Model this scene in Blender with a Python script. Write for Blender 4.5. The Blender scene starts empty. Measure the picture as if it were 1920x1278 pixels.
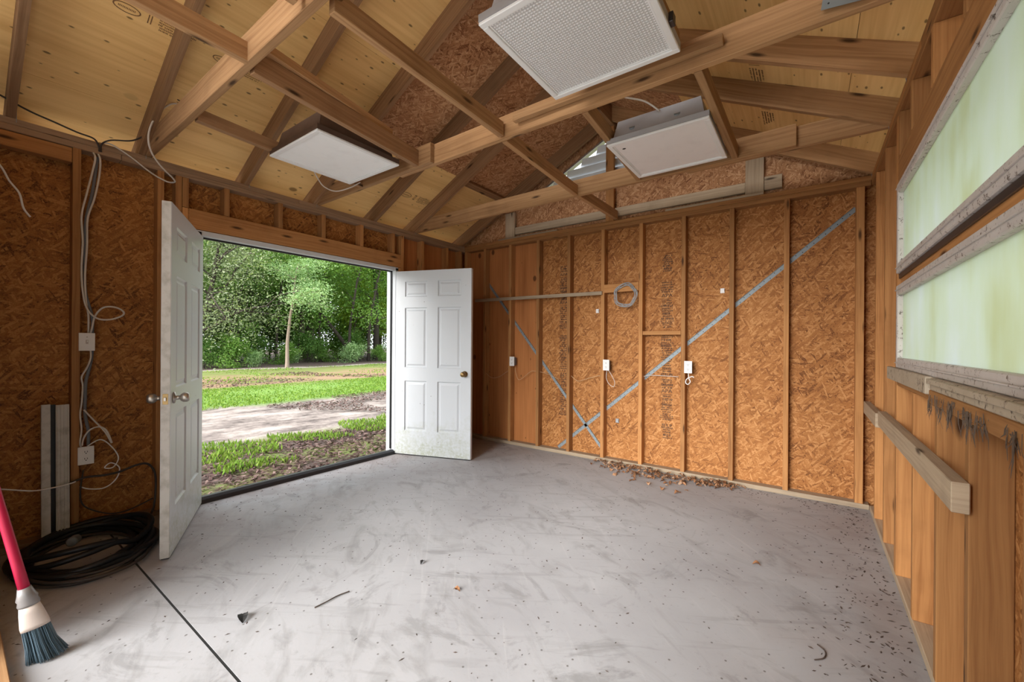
import bpy, bmesh, math, random
import numpy as np
from mathutils import Vector, Matrix

# ------------------------------------------------------------------ camera, sky, sun, exposure
scene = bpy.context.scene
COL = scene.collection
cam_d = bpy.data.cameras.new('camera'); cam = bpy.data.objects.new('camera', cam_d); COL.objects.link(cam)
cam_d.sensor_width = 36.0; cam_d.lens = 774.62 / 1920 * 36; cam_d.shift_y = 4.72 / 1920
cam_d.clip_start = 0.02; cam_d.clip_end = 400
cam.matrix_world = Matrix.Translation((0, 0, 1.24)) @ Matrix.Rotation(.6255, 4, 'Z') @ Matrix.Rotation(math.pi/2, 4, 'X') @ Matrix.Rotation(.0068, 4, 'Z')
scene.camera = cam

world = bpy.data.worlds.new('overcast_sky'); scene.world = world; world.use_nodes = True
wn = world.node_tree.nodes; wl = world.node_tree.links
bg = wn['Background']; bg.inputs['Color'].default_value = (.93, .97, 1.0, 1); bg.inputs['Strength'].default_value = .8

sun_d = bpy.data.lights.new('hazy_sun', 'SUN'); sun = bpy.data.objects.new('hazy_sun', sun_d); COL.objects.link(sun)
sun_d.energy = 3.4; sun_d.angle = math.radians(45); sun_d.color = (1, .97, .93)
sun.rotation_euler = Vector((.10, .92, -.385)).to_track_quat('-Z', 'Y').to_euler()   # hazy, low, from behind the camera

vs = scene.view_settings
vs.view_transform = 'Standard'; vs.look = 'None'; vs.gamma = 1.0; vs.use_curve_mapping = False
vs.exposure = 1.65
scene.cycles.diffuse_bounces = 6; scene.cycles.max_bounces = 9; scene.cycles.transmission_bounces = 5

random.seed(7); rng = np.random.default_rng(11)
XD, XW, YB = -3.762, .3686, 4.112          # inner stud faces: door wall, window wall, back wall
SD = .089                                  # stud depth
XR = (XD + XW) / 2; ZP = 2.53; PITCH = .5; RV = .157
YF = -.10                                  # front gable, just behind the camera

# ------------------------------------------------------------------ helpers
def link(o): COL.objects.link(o); return o
def empty(name, loc=(0, 0, 0), rot=None):
    o = link(bpy.data.objects.new(name, None)); o.location = loc; o.empty_display_size = .1
    if rot: o.rotation_euler = rot
    return o
def tag(o, label=None, cat=None, group=None, kind=None):
    if label: o['label'] = label
    if cat: o['category'] = cat
    if group: o['group'] = group
    if kind: o['kind'] = kind
    return o
def mesh_obj(name, verts, faces, mat, parent=None, uvs=None, smooth=False, center=True):
    """verts in the parent's space; the object's origin goes to their centre"""
    v = np.array(verts, dtype=float)
    c = (v.min(0) + v.max(0)) / 2 if center else np.zeros(3)
    me = bpy.data.meshes.new(name); me.from_pydata([tuple(p) for p in v - c], [], faces)
    if uvs is not None:
        l = me.uv_layers.new(name='UVMap'); l.data.foreach_set('uv', np.array(uvs, dtype=np.float32).ravel())
    if smooth: me.polygons.foreach_set('use_smooth', [True] * len(me.polygons))
    if mat: me.materials.append(mat)
    me.update()
    o = link(bpy.data.objects.new(name, me)); o.location = c
    if parent: o.parent = parent
    return o
def dup(o, loc, parent=None, rot=None, name=None):
    c = o.copy(); link(c); c.location = loc
    if rot: c.rotation_euler = rot
    c.parent = parent
    return c
def box_geo(sx, sy, sz, long, b=.0):
    """a box about the origin with metric uvs, u along axis `long`; b chamfers the edges"""
    bm = bmesh.new(); bmesh.ops.create_cube(bm, size=1)
    for v in bm.verts: v.co = Vector((v.co.x * sx, v.co.y * sy, v.co.z * sz))
    if b > 0: bmesh.ops.bevel(bm, geom=list(bm.edges), offset=b, segments=1, affect='EDGES')
    uv = bm.loops.layers.uv.new('UVMap')
    oth = [i for i in range(3) if i != long]
    for f in bm.faces:
        n = [abs(k) for k in f.normal]; a = n.index(max(n))
        for l in f.loops:
            co = l.vert.co
            if a == long: l[uv].uv = (co[oth[0]] * .3 + 7.7, co[oth[1]])
            else:
                k = oth[0] if a == oth[1] else oth[1]
                l[uv].uv = (co[long], co[k] + (.31 if a == oth[0] else 0) + (.17 if f.normal[a] > 0 else 0))
    return bm
def bm_obj(name, bm, mat, parent, loc, rot=None, smooth=False):
    me = bpy.data.meshes.new(name); bm.to_mesh(me); bm.free(); me.materials.append(mat)
    if smooth: me.polygons.foreach_set('use_smooth', [True] * len(me.polygons))
    o = link(bpy.data.objects.new(name, me)); o.location = loc
    if rot is not None: o.rotation_euler = rot
    if parent: o.parent = parent
    return o
def board(name, mat, parent, x0, x1, y0, y1, z0, z1, b=.0025, long=None):
    s = (x1 - x0, y1 - y0, z1 - z0)
    if long is None: long = s.index(max(s))
    return bm_obj(name, box_geo(*s, long, min(b, min(s) * .2)), mat, parent, ((x0+x1)/2, (y0+y1)/2, (z0+z1)/2))
def beam(name, mat, parent, p0, p1, w, h, b=.0025, up=(0, 0, 1)):
    """a board from p0 to p1 (its centre line), w across, h along `up`"""
    p0, p1 = Vector(p0), Vector(p1); d = p1 - p0; L = d.length; d.normalize()
    side = Vector(up).cross(d).normalized(); u = d.cross(side)
    M = Matrix((d, side, u)).transposed()
    o = bm_obj(name, box_geo(L, w, h, 0, min(b, w * .2, h * .2)), mat, parent, (p0 + p1) / 2)
    o.rotation_euler = M.to_euler()
    return o
def prism(name, mat, parent, poly, y0, y1, axis='y', uvrot=0.0):
    """polygon (a, z) extruded along y (a = x) or along x (a = y)"""
    n = len(poly); ca, sa = math.cos(uvrot), math.sin(uvrot)
    mk = (lambda a, z, t: (a, t, z)) if axis == 'y' else (lambda a, z, t: (t, a, z))
    vs_ = [mk(a, z, y0) for a, z in poly] + [mk(a, z, y1) for a, z in poly]
    fs = [list(range(n))[::-1], [n + i for i in range(n)]]
    P = lambda a, z: (a * ca + z * sa, -a * sa + z * ca)
    uv = [P(*poly[i]) for i in fs[0]] + [P(*poly[i]) for i in range(n)]
    for i in range(n):
        j = (i + 1) % n; fs.append([i, j, n + j, n + i])
        pi, pj = P(*poly[i]), P(*poly[j])
        along = abs(pj[0] - pi[0]) > abs(pj[1] - pi[1])
        if along: uv += [(pi[0], y0 + .4), (pj[0], y0 + .4), (pj[0], y1 + .4), (pi[0], y1 + .4)]
        else: uv += [(y0, pi[1]), (y0, pj[1]), (y1, pj[1]), (y1, pi[1])]
    o = mesh_obj(name, vs_, fs, mat, parent, uv)
    bm = bmesh.new(); bm.from_mesh(o.data); bmesh.ops.recalc_face_normals(bm, faces=bm.faces); bm.to_mesh(o.data); bm.free()
    return o
def smooth_path(pts, n=6):
    """Catmull-Rom through pts"""
    P = [Vector(p) for p in pts]; P = [P[0]] + P + [P[-1]]; out = []
    for i in range(1, len(P) - 2):
        a, b, c, d = P[i-1:i+3]
        for k in range(n):
            t = k / n
            out.append(.5 * ((2*b) + (c-a)*t + (2*a-5*b+4*c-d)*t*t + (3*b-a-3*c+d)*t**3))
    out.append(P[-2]); return out
def tube_geo(path, r, seg=6, caps=True):
    """verts, faces of a tube; r a number or a list"""
    n = len(path); vs_, fs = [], []
    R = r if isinstance(r, (list, tuple)) else [r] * n
    T0 = (path[1] - path[0]).normalized()
    nrm = T0.orthogonal().normalized()
    for i, p in enumerate(path):
        t = (path[min(i+1, n-1)] - path[max(i-1, 0)])
        t = t.normalized() if t.length > 1e-9 else T0
        nrm = (nrm - t * nrm.dot(t))
        nrm = nrm.normalized() if nrm.length > 1e-6 else t.orthogonal().normalized()
        bn = t.cross(nrm)
        for k in range(seg):
            a = 2 * math.pi * k / seg
            vs_.append(p + (nrm * math.cos(a) + bn * math.sin(a)) * R[i])
    for i in range(n - 1):
        for k in range(seg):
            fs.append([i*seg+k, i*seg+(k+1) % seg, (i+1)*seg+(k+1) % seg, (i+1)*seg+k])
    if caps: fs += [list(range(seg))[::-1], [(n-1)*seg+k for k in range(seg)]]
    return vs_, fs
def tube(name, mat, parent, pts, r, seg=6, n=6, sm=True):
    path = smooth_path(pts, n) if sm else [Vector(p) for p in pts]
    v, f = tube_geo(path, r, seg)
    return mesh_obj(name, v, f, mat, parent, smooth=True)
def lathe(name, mat, parent, prof, M, seg=16):
    """prof: (r, h) pairs spun about local z, then placed by matrix M (in the parent's space)"""
    vs_, fs = [], []
    for r, h in prof:
        for k in range(seg):
            a = 2*math.pi*k/seg; vs_.append(M @ Vector((r*math.cos(a), r*math.sin(a), h)))
    for i in range(len(prof)-1):
        for k in range(seg): fs.append([i*seg+k, i*seg+(k+1) % seg, (i+1)*seg+(k+1) % seg, (i+1)*seg+k])
    fs += [list(range(seg))[::-1], [(len(prof)-1)*seg+k for k in range(seg)]]
    return mesh_obj(name, vs_, fs, mat, parent, smooth=True)

# ------------------------------------------------------------------ materials
class NT:
    def __init__(s, name, rough=.8, metal=0.):
        s.m = bpy.data.materials.new(name); s.m.use_nodes = True; s.t = s.m.node_tree
        s.b = s.t.nodes['Principled BSDF']; s.b.inputs['Roughness'].default_value = rough; s.b.inputs['Metallic'].default_value = metal
        s.b.inputs['Specular IOR Level'].default_value = .3
    def n(s, typ, **kw):
        nd = s.t.nodes.new(typ)
        for k, v in kw.items(): setattr(nd, k, v)
        return nd
    def set(s, sock, v):
        if isinstance(v, bpy.types.NodeSocket): s.t.links.new(v, sock)
        elif v is not None: sock.default_value = v
    def math(s, op, a, b=None, c=None, clamp=False):
        nd = s.n('ShaderNodeMath', operation=op, use_clamp=clamp)
        for i, v in enumerate((a, b, c)):
            if v is not None: s.set(nd.inputs[i], v)
        return nd.outputs[0]
    def vmath(s, op, a, b=None):
        nd = s.n('ShaderNodeVectorMath', operation=op); s.set(nd.inputs[0], a)
        if b is not None: s.set(nd.inputs[1], b)
        return nd.outputs[0]
    def mapping(s, vec, sc=(1, 1, 1), rot=(0, 0, 0), loc=(0, 0, 0)):
        if any(rot) and sc != (1, 1, 1): vec = s.mapping(vec, rot=rot); rot = (0, 0, 0)      # turn first, then stretch
        nd = s.n('ShaderNodeMapping'); s.set(nd.inputs['Vector'], vec)
        nd.inputs['Scale'].default_value = sc; nd.inputs['Rotation'].default_value = rot; nd.inputs['Location'].default_value = loc
        return nd.outputs[0]
    def noise(s, vec, scale=5, detail=3, rough=.55, dist=0., dim='3D'):
        nd = s.n('ShaderNodeTexNoise', noise_dimensions=dim); s.set(nd.inputs['Vector'], vec)
        nd.inputs['Scale'].default_value = scale; nd.inputs['Detail'].default_value = detail
        nd.inputs['Roughness'].default_value = rough; nd.inputs['Distortion'].default_value = dist
        return nd.outputs['Fac']
    def voro(s, vec, scale=5, dim='2D', feature='F1', rnd=1.):
        nd = s.n('ShaderNodeTexVoronoi', voronoi_dimensions=dim, feature=feature); s.set(nd.inputs['Vector'], vec)
        nd.inputs['Scale'].default_value = scale; nd.inputs['Randomness'].default_value = rnd
        return nd
    def ramp(s, fac, stops):
        nd = s.n('ShaderNodeValToRGB'); s.set(nd.inputs[0], fac); e = nd.color_ramp.elements
        while len(e) < len(stops): e.new(.5)
        for el, (p, c) in zip(e, stops):
            el.position = p; el.color = (*c, 1) if len(c) == 3 else c
        return nd.outputs['Color']
    def step(s, fac, lo, hi):
        nd = s.n('ShaderNodeMapRange'); s.set(nd.inputs[0], fac); nd.inputs[1].default_value = lo; nd.inputs[2].default_value = hi
        return nd.outputs[0]
    def mix(s, f, a, b, mode='MIX'):
        nd = s.n('ShaderNodeMix', data_type='RGBA', blend_type=mode); s.set(nd.inputs[0], f)
        for i, v in ((6, a), (7, b)):
            if isinstance(v, tuple) and len(v) == 3: v = (*v, 1)
            s.set(nd.inputs[i], v)
        return nd.outputs[2]
    def sep(s, c):
        nd = s.n('ShaderNodeSeparateColor'); s.set(nd.inputs[0], c); return nd.outputs
    def xyz(s, v):
        nd = s.n('ShaderNodeSeparateXYZ'); s.set(nd.inputs[0], v); return nd.outputs
    def uv(s, rnd=True):
        tc = s.n('ShaderNodeTexCoord')
        if not rnd: return tc.outputs['UV']
        oi = s.n('ShaderNodeObjectInfo')
        cb = s.n('ShaderNodeCombineXYZ'); s.set(cb.inputs[0], s.math('MULTIPLY', oi.outputs['Random'], 37.)); s.set(cb.inputs[1], s.math('MULTIPLY', oi.outputs['Random'], 91.7))
        return s.vmath('ADD', tc.outputs['UV'], cb.outputs[0])
    def obj(s): return s.n('ShaderNodeTexCoord').outputs['Object']
    def rnd(s): return s.n('ShaderNodeObjectInfo').outputs['Random']
    def pos(s): return s.n('ShaderNodeNewGeometry').outputs['Position']
    def color(s, c):
        if isinstance(c, tuple) and len(c) == 3: c = (*c, 1)
        s.set(s.b.inputs['Base Color'], c); return s
    def bump(s, h, strength=.3, dist=.01):
        nd = s.n('ShaderNodeBump'); s.set(nd.inputs['Height'], h); nd.inputs['Strength'].default_value = strength; nd.inputs['Distance'].default_value = dist
        s.t.links.new(nd.outputs[0], s.b.inputs['Normal']); return s

def mul(c, k): return tuple(x * k for x in c)
def lumber(name, lo, hi, knots=.5, var=(.82, 1.15)):
    s = NT(name, .75); uv = s.uv()
    warp = s.noise(s.mapping(uv, (1.3, 9, 1)), 1, 2)
    cb = s.n('ShaderNodeCombineXYZ'); s.set(cb.inputs[1], s.math('MULTIPLY', warp, .05))
    u2 = s.vmath('ADD', uv, cb.outputs[0])
    g1 = s.noise(s.mapping(u2, (1.2, 60, 1)), 1, 3)
    g2 = s.noise(s.mapping(u2, (6, 260, 1)), 1, 2)
    g = s.math('ADD', s.math('MULTIPLY', g1, .75), s.math('MULTIPLY', g2, .25))
    c = s.ramp(g, [(.28, lo), (.5, tuple((a*.4+b*.6) for a, b in zip(lo, hi))), (.72, hi)])
    v = s.voro(s.mapping(uv, (2.6, 11, 1)), 1)
    pick = s.sep(v.outputs['Color'])[0]
    k = s.math('MULTIPLY', s.step(v.outputs['Distance'], .16, .05), s.step(pick, 1 - knots * .5, 1 - knots * .5 + .02))
    c = s.mix(k, c, mul(lo, .28))
    dirt = s.step(s.noise(uv, 3.2, 4), .52, .75)
    c = s.mix(s.math('MULTIPLY', dirt, .35), c, mul(lo, .6))
    oi = s.n('ShaderNodeMapRange'); s.set(oi.inputs[0], s.rnd()); oi.inputs[3].default_value = var[0]; oi.inputs[4].default_value = var[1]
    c = s.vmath('SCALE', c); c.node.inputs['Scale'].default_value = 1; s.t.links.new(oi.outputs[0], c.node.inputs['Scale'])
    s.color(c); s.bump(g, .15, .003); return s.m
def osb(name, dark, mid, light, contrast=1.):
    s = NT(name, .72); uv = s.uv()
    nz = s.n('ShaderNodeTexNoise', noise_dimensions='2D'); s.set(nz.inputs['Vector'], uv); nz.inputs['Scale'].default_value = 7
    off = s.n('ShaderNodeVectorMath', operation='SCALE'); s.set(off.inputs[0], nz.outputs['Color']); off.inputs['Scale'].default_value = .007
    uvw = s.vmath('ADD', uv, off.outputs[0])
    best = None
    for i, (ang, sx, sy) in enumerate(((.45, 17, 80), (-.7, 16, 70), (1.45, 19, 85), (2.3, 15, 66))):
        v = s.voro(s.mapping(uvw, (sx, sy, 1), (0, 0, ang), (i * 3.7, i * 1.9, 0)), 1)
        q = s.sep(v.outputs['Color'])
        edge = s.step(v.outputs['Distance'], .75, .45)
        val = s.math('MULTIPLY', q[0], s.math('ADD', s.math('MULTIPLY', edge, .45), .55)); pri = q[1]
        if best is None: best, bp = val, pri
        else:
            m = s.math('GREATER_THAN', pri, bp)
            nd = s.n('ShaderNodeMix', data_type='FLOAT'); s.set(nd.inputs[0], m); s.set(nd.inputs[2], best); s.set(nd.inputs[3], val); best = nd.outputs[0]
            bp = s.math('MAXIMUM', pri, bp)
    fine = s.noise(s.mapping(uv, (1, 1, 1)), 130, 2, dim='2D')
    big = s.noise(uv, 2.0, 3, dim='2D')
    f = s.math('ADD', s.math('MULTIPLY_ADD', best, .55, .23), s.math('MULTIPLY', s.math('SUBTRACT', fine, .5), .5))
    f = s.math('ADD', f, s.math('MULTIPLY', s.math('SUBTRACT', big, .5), .28))
    c = s.ramp(f, [(.16, dark), (.30, tuple(a*.3+b*.7 for a, b in zip(dark, mid))), (.48, mid), (.84, light)])
    s.color(c); s.bump(best, .3, .004); return s.m
def ply(name, lo, hi, knots=.3, swap=False):
    s = NT(name, .7); uv = s.uv()
    if swap:
        q = s.xyz(uv); cb = s.n('ShaderNodeCombineXYZ'); s.set(cb.inputs[0], q[1]); s.set(cb.inputs[1], q[0]); uv = cb.outputs[0]
    w = s.noise(s.mapping(uv, (.8, 6, 1)), 1, 3, .5, .3)
    ln = s.noise(s.mapping(uv, (1.5, 42, 1)), 1, 2, .5, .6)
    f = s.math('ADD', s.math('MULTIPLY', ln, .4), s.math('MULTIPLY', w, .6))
    c = s.ramp(f, [(.28, lo), (.58, hi), (.8, mul(hi, 1.08))])
    v = s.voro(s.mapping(uv, (6.2, 14, 1)), 1); pick = s.sep(v.outputs['Color'])
    sz = s.math('MULTIPLY', pick[2], .07)
    k = s.math('MULTIPLY', s.step(s.math('SUBTRACT', v.outputs['Distance'], sz), .05, .0), s.step(pick[1], 1 - knots, 1 - knots + .03))
    c = s.mix(s.math('MULTIPLY', k, .85), c, mul(lo, .22))
    v2 = s.voro(s.mapping(uv, (2.2, 3.3, 1)), 1); p2 = s.sep(v2.outputs['Color'])[0]
    k2 = s.math('MULTIPLY', s.step(v2.outputs['Distance'], .09, .06), s.step(p2, .78, .8))
    c = s.mix(k2, c, mul(lo, .45))
    s.color(c); return s.m
def plain(name, c, rough=.6, metal=0., var=0., spec=None):
    s = NT(name, rough, metal)
    if var:
        f = s.noise(s.obj(), 14, 4); s.color(s.mix(f, mul(c, 1 - var), mul(c, 1 + var)))
    else: s.color(c)
    if spec is not None: s.b.inputs['Specular IOR Level'].default_value = spec
    return s.m

M_stud = lumber('pine_stud', (.30, .122, .038), (.55, .275, .10), var=(.68, 1.22))
M_joist = lumber('joist_lumber', (.25, .125, .052), (.48, .285, .14), .4)
M_rafter = lumber('rafter_lumber', (.19, .095, .042), (.36, .21, .11), .4)
M_plate = lumber('weathered_plate', (.20, .12, .07), (.36, .24, .15), .3)
M_grey_wood = lumber('grey_lumber', (.30, .22, .15), (.50, .40, .28), .3)
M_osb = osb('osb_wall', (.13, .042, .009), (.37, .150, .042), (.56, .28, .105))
M_osb_dark = osb('osb_left_dark', (.10, .032, .008), (.33, .13, .030), (.50, .235, .07))  # darker, redder tones for the left wall panels
M_osb_roof = osb('osb_roof', (.17, .06, .022), (.46, .23, .105), (.68, .42, .24))
M_ply_roof = ply('plywood_roof', (.71, .425, .155), (.89, .60, .255), .45, True)
M_ply_red = ply('reddish_plywood', (.32, .115, .032), (.50, .20, .065), .12)

def mat_concrete():
    s = NT('concrete_slab', .65); p = s.pos()
    big = s.noise(p, .9, 4); med = s.noise(s.mapping(p, (2.2, 5, 1), (0, 0, .5)), 1.1, 5, .6, 1.2); fine = s.noise(p, 30, 4, .7)
    c = s.ramp(big, [(.3, (.32, .322, .342)), (.55, (.40, .408, .43)), (.75, (.46, .47, .497))])
    c = s.mix(s.math('MULTIPLY', s.step(med, .52, .74), .6), c, (.22, .22, .22))
    sm = s.noise(s.mapping(p, (1.1, 1.1, 1), (0, 0, .35)), 1.7, 6, .68, 2.4)
    c = s.mix(s.math('MULTIPLY', s.step(sm, .57, .66), .42), c, (.18, .18, .18))
    sw = s.noise(s.mapping(p, (.8, 9, 1), (0, 0, -.55)), 1.6, 4, .6, .8)
    c = s.mix(s.math('MULTIPLY', s.step(sw, .58, .68), .28), c, (.20, .20, .20))
    sw2 = s.noise(s.mapping(p, (.8, 12, 1), (0, 0, .8)), 1.4, 4, .6, 1.)
    c = s.mix(s.math('MULTIPLY', s.step(sw2, .60, .70), .2), c, (.55, .55, .56))
    # rust-brown soil tracked in along the door wall and the corners
    x = s.xyz(p)
    near = s.step(x[0], -2.6, -3.7); red = s.math('MULTIPLY', near, s.step(s.noise(p, 1.6, 4), .35, .6))
    c = s.mix(s.math('MULTIPLY', red, .55), c, (.25, .175, .15))
    edge = s.math('MULTIPLY', s.step(x[0], -.5, .35), s.step(s.noise(p, 2.2, 4), .4, .62))
    c = s.mix(s.math('MULTIPLY', edge, .4), c, (.29, .235, .215))
    c = s.mix(s.math('MULTIPLY', s.step(fine, .58, .72), .3), c, (.24, .24, .24))
    sp = s.voro(s.mapping(p, (16, 16, 1)), 1); k = s.math('MULTIPLY', s.step(sp.outputs['Distance'], .09, .05), s.step(s.sep(sp.outputs['Color'])[0], .75, .77))
    c = s.mix(s.math('MULTIPLY', k, .8), c, (.10, .09, .08))
    s.color(c); s.bump(s.math('ADD', fine, med), .12, .004); return s.m
M_concrete = mat_concrete()
M_bounce = plain('bounce_slab_pale', (.72, .70, .67), .8, var=.08)  # kept very pale so the added slab throws daylight up to the ceiling

def mat_door():
    s = NT('white_door_paint', .38); s.b.inputs['Specular IOR Level'].default_value = .45
    p = s.pos(); x = s.xyz(p)
    n1 = s.noise(p, 7, 5, .65); n2 = s.noise(p, 40, 4, .7)
    al = s.math('MULTIPLY', s.step(s.math('ADD', x[2], s.math('MULTIPLY', s.math('SUBTRACT', n1, .5), -.9)), .42, .02), s.step(n2, .3, .75))
    c = s.mix(s.math('MULTIPLY', al, .8), (.57, .60, .635), (.26, .28, .12))
    c = s.mix(s.math('MULTIPLY', s.step(n1, .58, .8), .15), c, (.46, .48, .44))
    sp = s.voro(s.mapping(p, (24, 24, 24)), 1, '3D'); k = s.math('MULTIPLY', s.step(sp.outputs['Distance'], .12, .07), s.step(s.sep(sp.outputs['Color'])[0], .93, .94))
    c = s.mix(k, c, (.12, .10, .08))
    s.color(c); return s.m
M_door = mat_door()
M_jamb = plain('white_jamb_paint', (.62, .65, .68), .45, var=.08)
M_sash = (lambda s: s.color(s.mix(s.step(s.noise(s.pos(), 42, 5, .8), .575, .63), s.mix(s.noise(s.pos(), 9, 4), (.50, .46, .43), (.68, .65, .63)), (.12, .09, .07))).m)(NT('dirty_sash_paint', .6))
M_sill = (lambda s: s.color(s.mix(s.step(s.noise(s.pos(), 30, 5, .8), .55, .64), s.mix(s.noise(s.pos(), 9, 4), (.36, .29, .21), (.52, .45, .35)), (.10, .075, .055))).m)(NT('dirty_sill_wood', .75))
M_black = plain('black_rubber', (.012, .012, .014), .42)
M_darkmetal = plain('dark_threshold_metal', (.055, .055, .06), .38, .6, .25)
M_galv = plain('galvanised_steel', (.26, .30, .32), .6, .35, .15)
M_alum = plain('mill_aluminium', (.72, .73, .75), .28, .9, .06)
M_fix = plain('white_enamel', (.78, .79, .80), .4, var=.05)
M_fixgrey = plain('grey_housing_steel', (.42, .43, .46), .5, .3, .12)
M_fixbrown = plain('rusty_brown_housing', (.12, .075, .055), .6, .2, .3)
M_plastic = plain('white_plastic', (.78, .77, .76), .4, var=.03)
M_slot = plain('slot_black', (.02, .02, .02), .6)
M_wirewhite = plain('white_cable_sheath', (.62, .57, .52), .55, var=.08)
M_wiregrey = plain('grey_cable_sheath', (.16, .17, .19), .5, var=.1)
M_wiredark = plain('dark_cable_sheath', (.05, .04, .035), .55, var=.2)
M_wiretan = plain('tan_wire', (.55, .36, .20), .55)
M_coil = plain('grey_wire', (.35, .36, .37), .45, .3, .15)
M_red = plain('red_handle_paint', (.36, .010, .045), .35, var=.15)
M_tape = plain('silver_tape', (.24, .23, .23), .4, .4, .3)
M_ferrule = plain('cream_ferrule', (.50, .43, .39), .45, var=.1)
M_bristle = plain('blue_grey_bristle', (.085, .13, .165), .6, var=.25)
M_brass = plain('worn_brass', (.30, .20, .09), .35, .9, .3)
M_nickel = plain('satin_nickel', (.45, .42, .38), .35, .9, .1)
M_ink = plain('stamp_ink', (.045, .030, .025), .8)
M_inkb = plain('brown_stamp_ink', (.20, .105, .05), .8)
M_leafdry = (lambda s: s.color(s.ramp(s.rnd(), [(0, (.10, .045, .022)), (.35, (.22, .10, .045)), (.7, (.33, .17, .085)), (1, (.42, .29, .20))])).m)(NT('dry_leaf', .8))
M_debris = plain('floor_debris', (.075, .055, .045), .9, var=.5)
M_vinyl = (lambda s: s.color(s.mix(s.step(s.noise(s.pos(), 18, 4), .45, .75), (.55, .53, .50), (.36, .34, .30))).m)(NT('vinyl_white', .5))
M_web = plain('old_cobweb', (.13, .095, .07), .95, var=.3)
def mat_diffuser(name, col, pattern):
    s = NT(name, .45); s.b.inputs['Specular IOR Level'].default_value = .4
    if pattern:
        v = s.voro(s.mapping(s.obj(), (75, 75, 1)), 1, '2D', rnd=.08)
        h = s.step(v.outputs['Distance'], .12, .5)
        s.color(s.mix(h, col, mul(col, .62))); s.bump(s.math('SUBTRACT', 1., h), .6, .004)
    else:
        s.color(s.mix(s.math('MULTIPLY', s.step(s.noise(s.obj(), 9, 4), .5, .8), .35), col, mul(col, .8)))
    return s.m
M_diff_p = mat_diffuser('prismatic_lens', (.90, .91, .93), True)
M_diff_w = mat_diffuser('white_lens', (.90, .92, .94), False)
M_diff_g = mat_diffuser('greyed_lens', (.80, .79, .80), False)

def mat_glass():
    m = bpy.data.materials.new('algae_filmed_glass'); m.use_nodes = True; s = NT.__new__(NT); s.m = m; s.t = m.node_tree
    out = s.t.nodes['Material Output']; s.t.nodes.remove(s.t.nodes['Principled BSDF'])
    p = s.pos(); st = s.noise(s.mapping(p, (1, 3.2, 1.0)), 1.6, 4); big = s.noise(p, 2.1, 3)
    x = s.xyz(p)
    f = s.math('ADD', s.math('MULTIPLY', st, .55), s.math('MULTIPLY', big, .5))
    col = s.ramp(f, [(.34, (.74, .76, .57)), (.50, (.82, .865, .775)), (.68, (.87, .905, .905))])
    sp = s.noise(p, 60, 5, .8); col = s.mix(s.step(sp, .70, .76), col, (.16, .14, .11))
    tr = s.n('ShaderNodeBsdfTranslucent'); s.set(tr.inputs[0], col)
    rf = s.n('ShaderNodeBsdfRefraction'); s.set(rf.inputs[0], col); rf.inputs['Roughness'].default_value = .42; rf.inputs['IOR'].default_value = 1.3
    gl = s.n('ShaderNodeBsdfGlossy'); gl.inputs['Roughness'].default_value = .35
    m1 = s.n('ShaderNodeMixShader'); m1.inputs[0].default_value = .45; s.t.links.new(tr.outputs[0], m1.inputs[1]); s.t.links.new(rf.outputs[0], m1.inputs[2])
    m2 = s.n('ShaderNodeMixShader'); m2.inputs[0].default_value = .05; s.t.links.new(m1.outputs[0], m2.inputs[1]); s.t.links.new(gl.outputs[0], m2.inputs[2])
    s.t.links.new(m2.outputs[0], out.inputs[0]); return m
M_glass = mat_glass()

def mat_leaf(name, stops, trans=.35):
    m = bpy.data.materials.new(name); m.use_nodes = True; s = NT.__new__(NT); s.m = m; s.t = m.node_tree
    out = s.t.nodes['Material Output']; s.t.nodes.remove(s.t.nodes['Principled BSDF'])
    at = s.n('ShaderNodeAttribute', attribute_name='tone')
    c = s.ramp(at.outputs['Fac'], stops)
    d = s.n('ShaderNodeBsdfDiffuse'); s.set(d.inputs[0], c)
    t = s.n('ShaderNodeBsdfTranslucent'); s.set(t.inputs[0], s.mix(.5, c, (.35, .5, .05), 'MIX'))
    mx = s.n('ShaderNodeMixShader'); mx.inputs[0].default_value = trans
    s.t.links.new(d.outputs[0], mx.inputs[1]); s.t.links.new(t.outputs[0], mx.inputs[2]); s.t.links.new(mx.outputs[0], out.inputs[0]); return m
M_leaf_dark = mat_leaf('deep_green_leaf', [(0, (.04, .095, .028)), (.5, (.10, .22, .06)), (1, (.22, .38, .12))], .45)
M_leaf_mid = mat_leaf('mid_green_leaf', [(0, (.05, .12, .025)), (.5, (.14, .29, .065)), (1, (.32, .50, .16))], .45)
M_leaf_sunlit = mat_leaf('yellow_green_sunlit_leaf', [(0, (.17, .29, .035)), (.5, (.34, .50, .06)), (1, (.55, .66, .12))], .5)  # sunlit patches of the foliage are put into this leaf colour
M_leaf_pale = mat_leaf('pale_green_leaf', [(0, (.13, .25, .11)), (.5, (.29, .46, .21)), (1, (.52, .68, .38))], .4)
M_moss = mat_leaf('grey_green_moss_leaf', [(0, (.09, .11, .065)), (.5, (.22, .27, .16)), (1, (.42, .47, .32))], .4)
M_bark = plain('grey_bark', (.13, .105, .085), .9, var=.35)
M_barkdark = plain('dark_bark', (.045, .036, .03), .9, var=.35)
M_barkpale = plain('pale_bark', (.26, .20, .16), .9, var=.25)
M_grass = mat_leaf('grass_blade', [(0, (.07, .14, .025)), (.5, (.135, .245, .042)), (1, (.24, .33, .075))], .3)
M_litter = mat_leaf('leaf_litter', [(0, (.045, .028, .027)), (.5, (.11, .07, .066)), (1, (.25, .18, .16))], .05)

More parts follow.
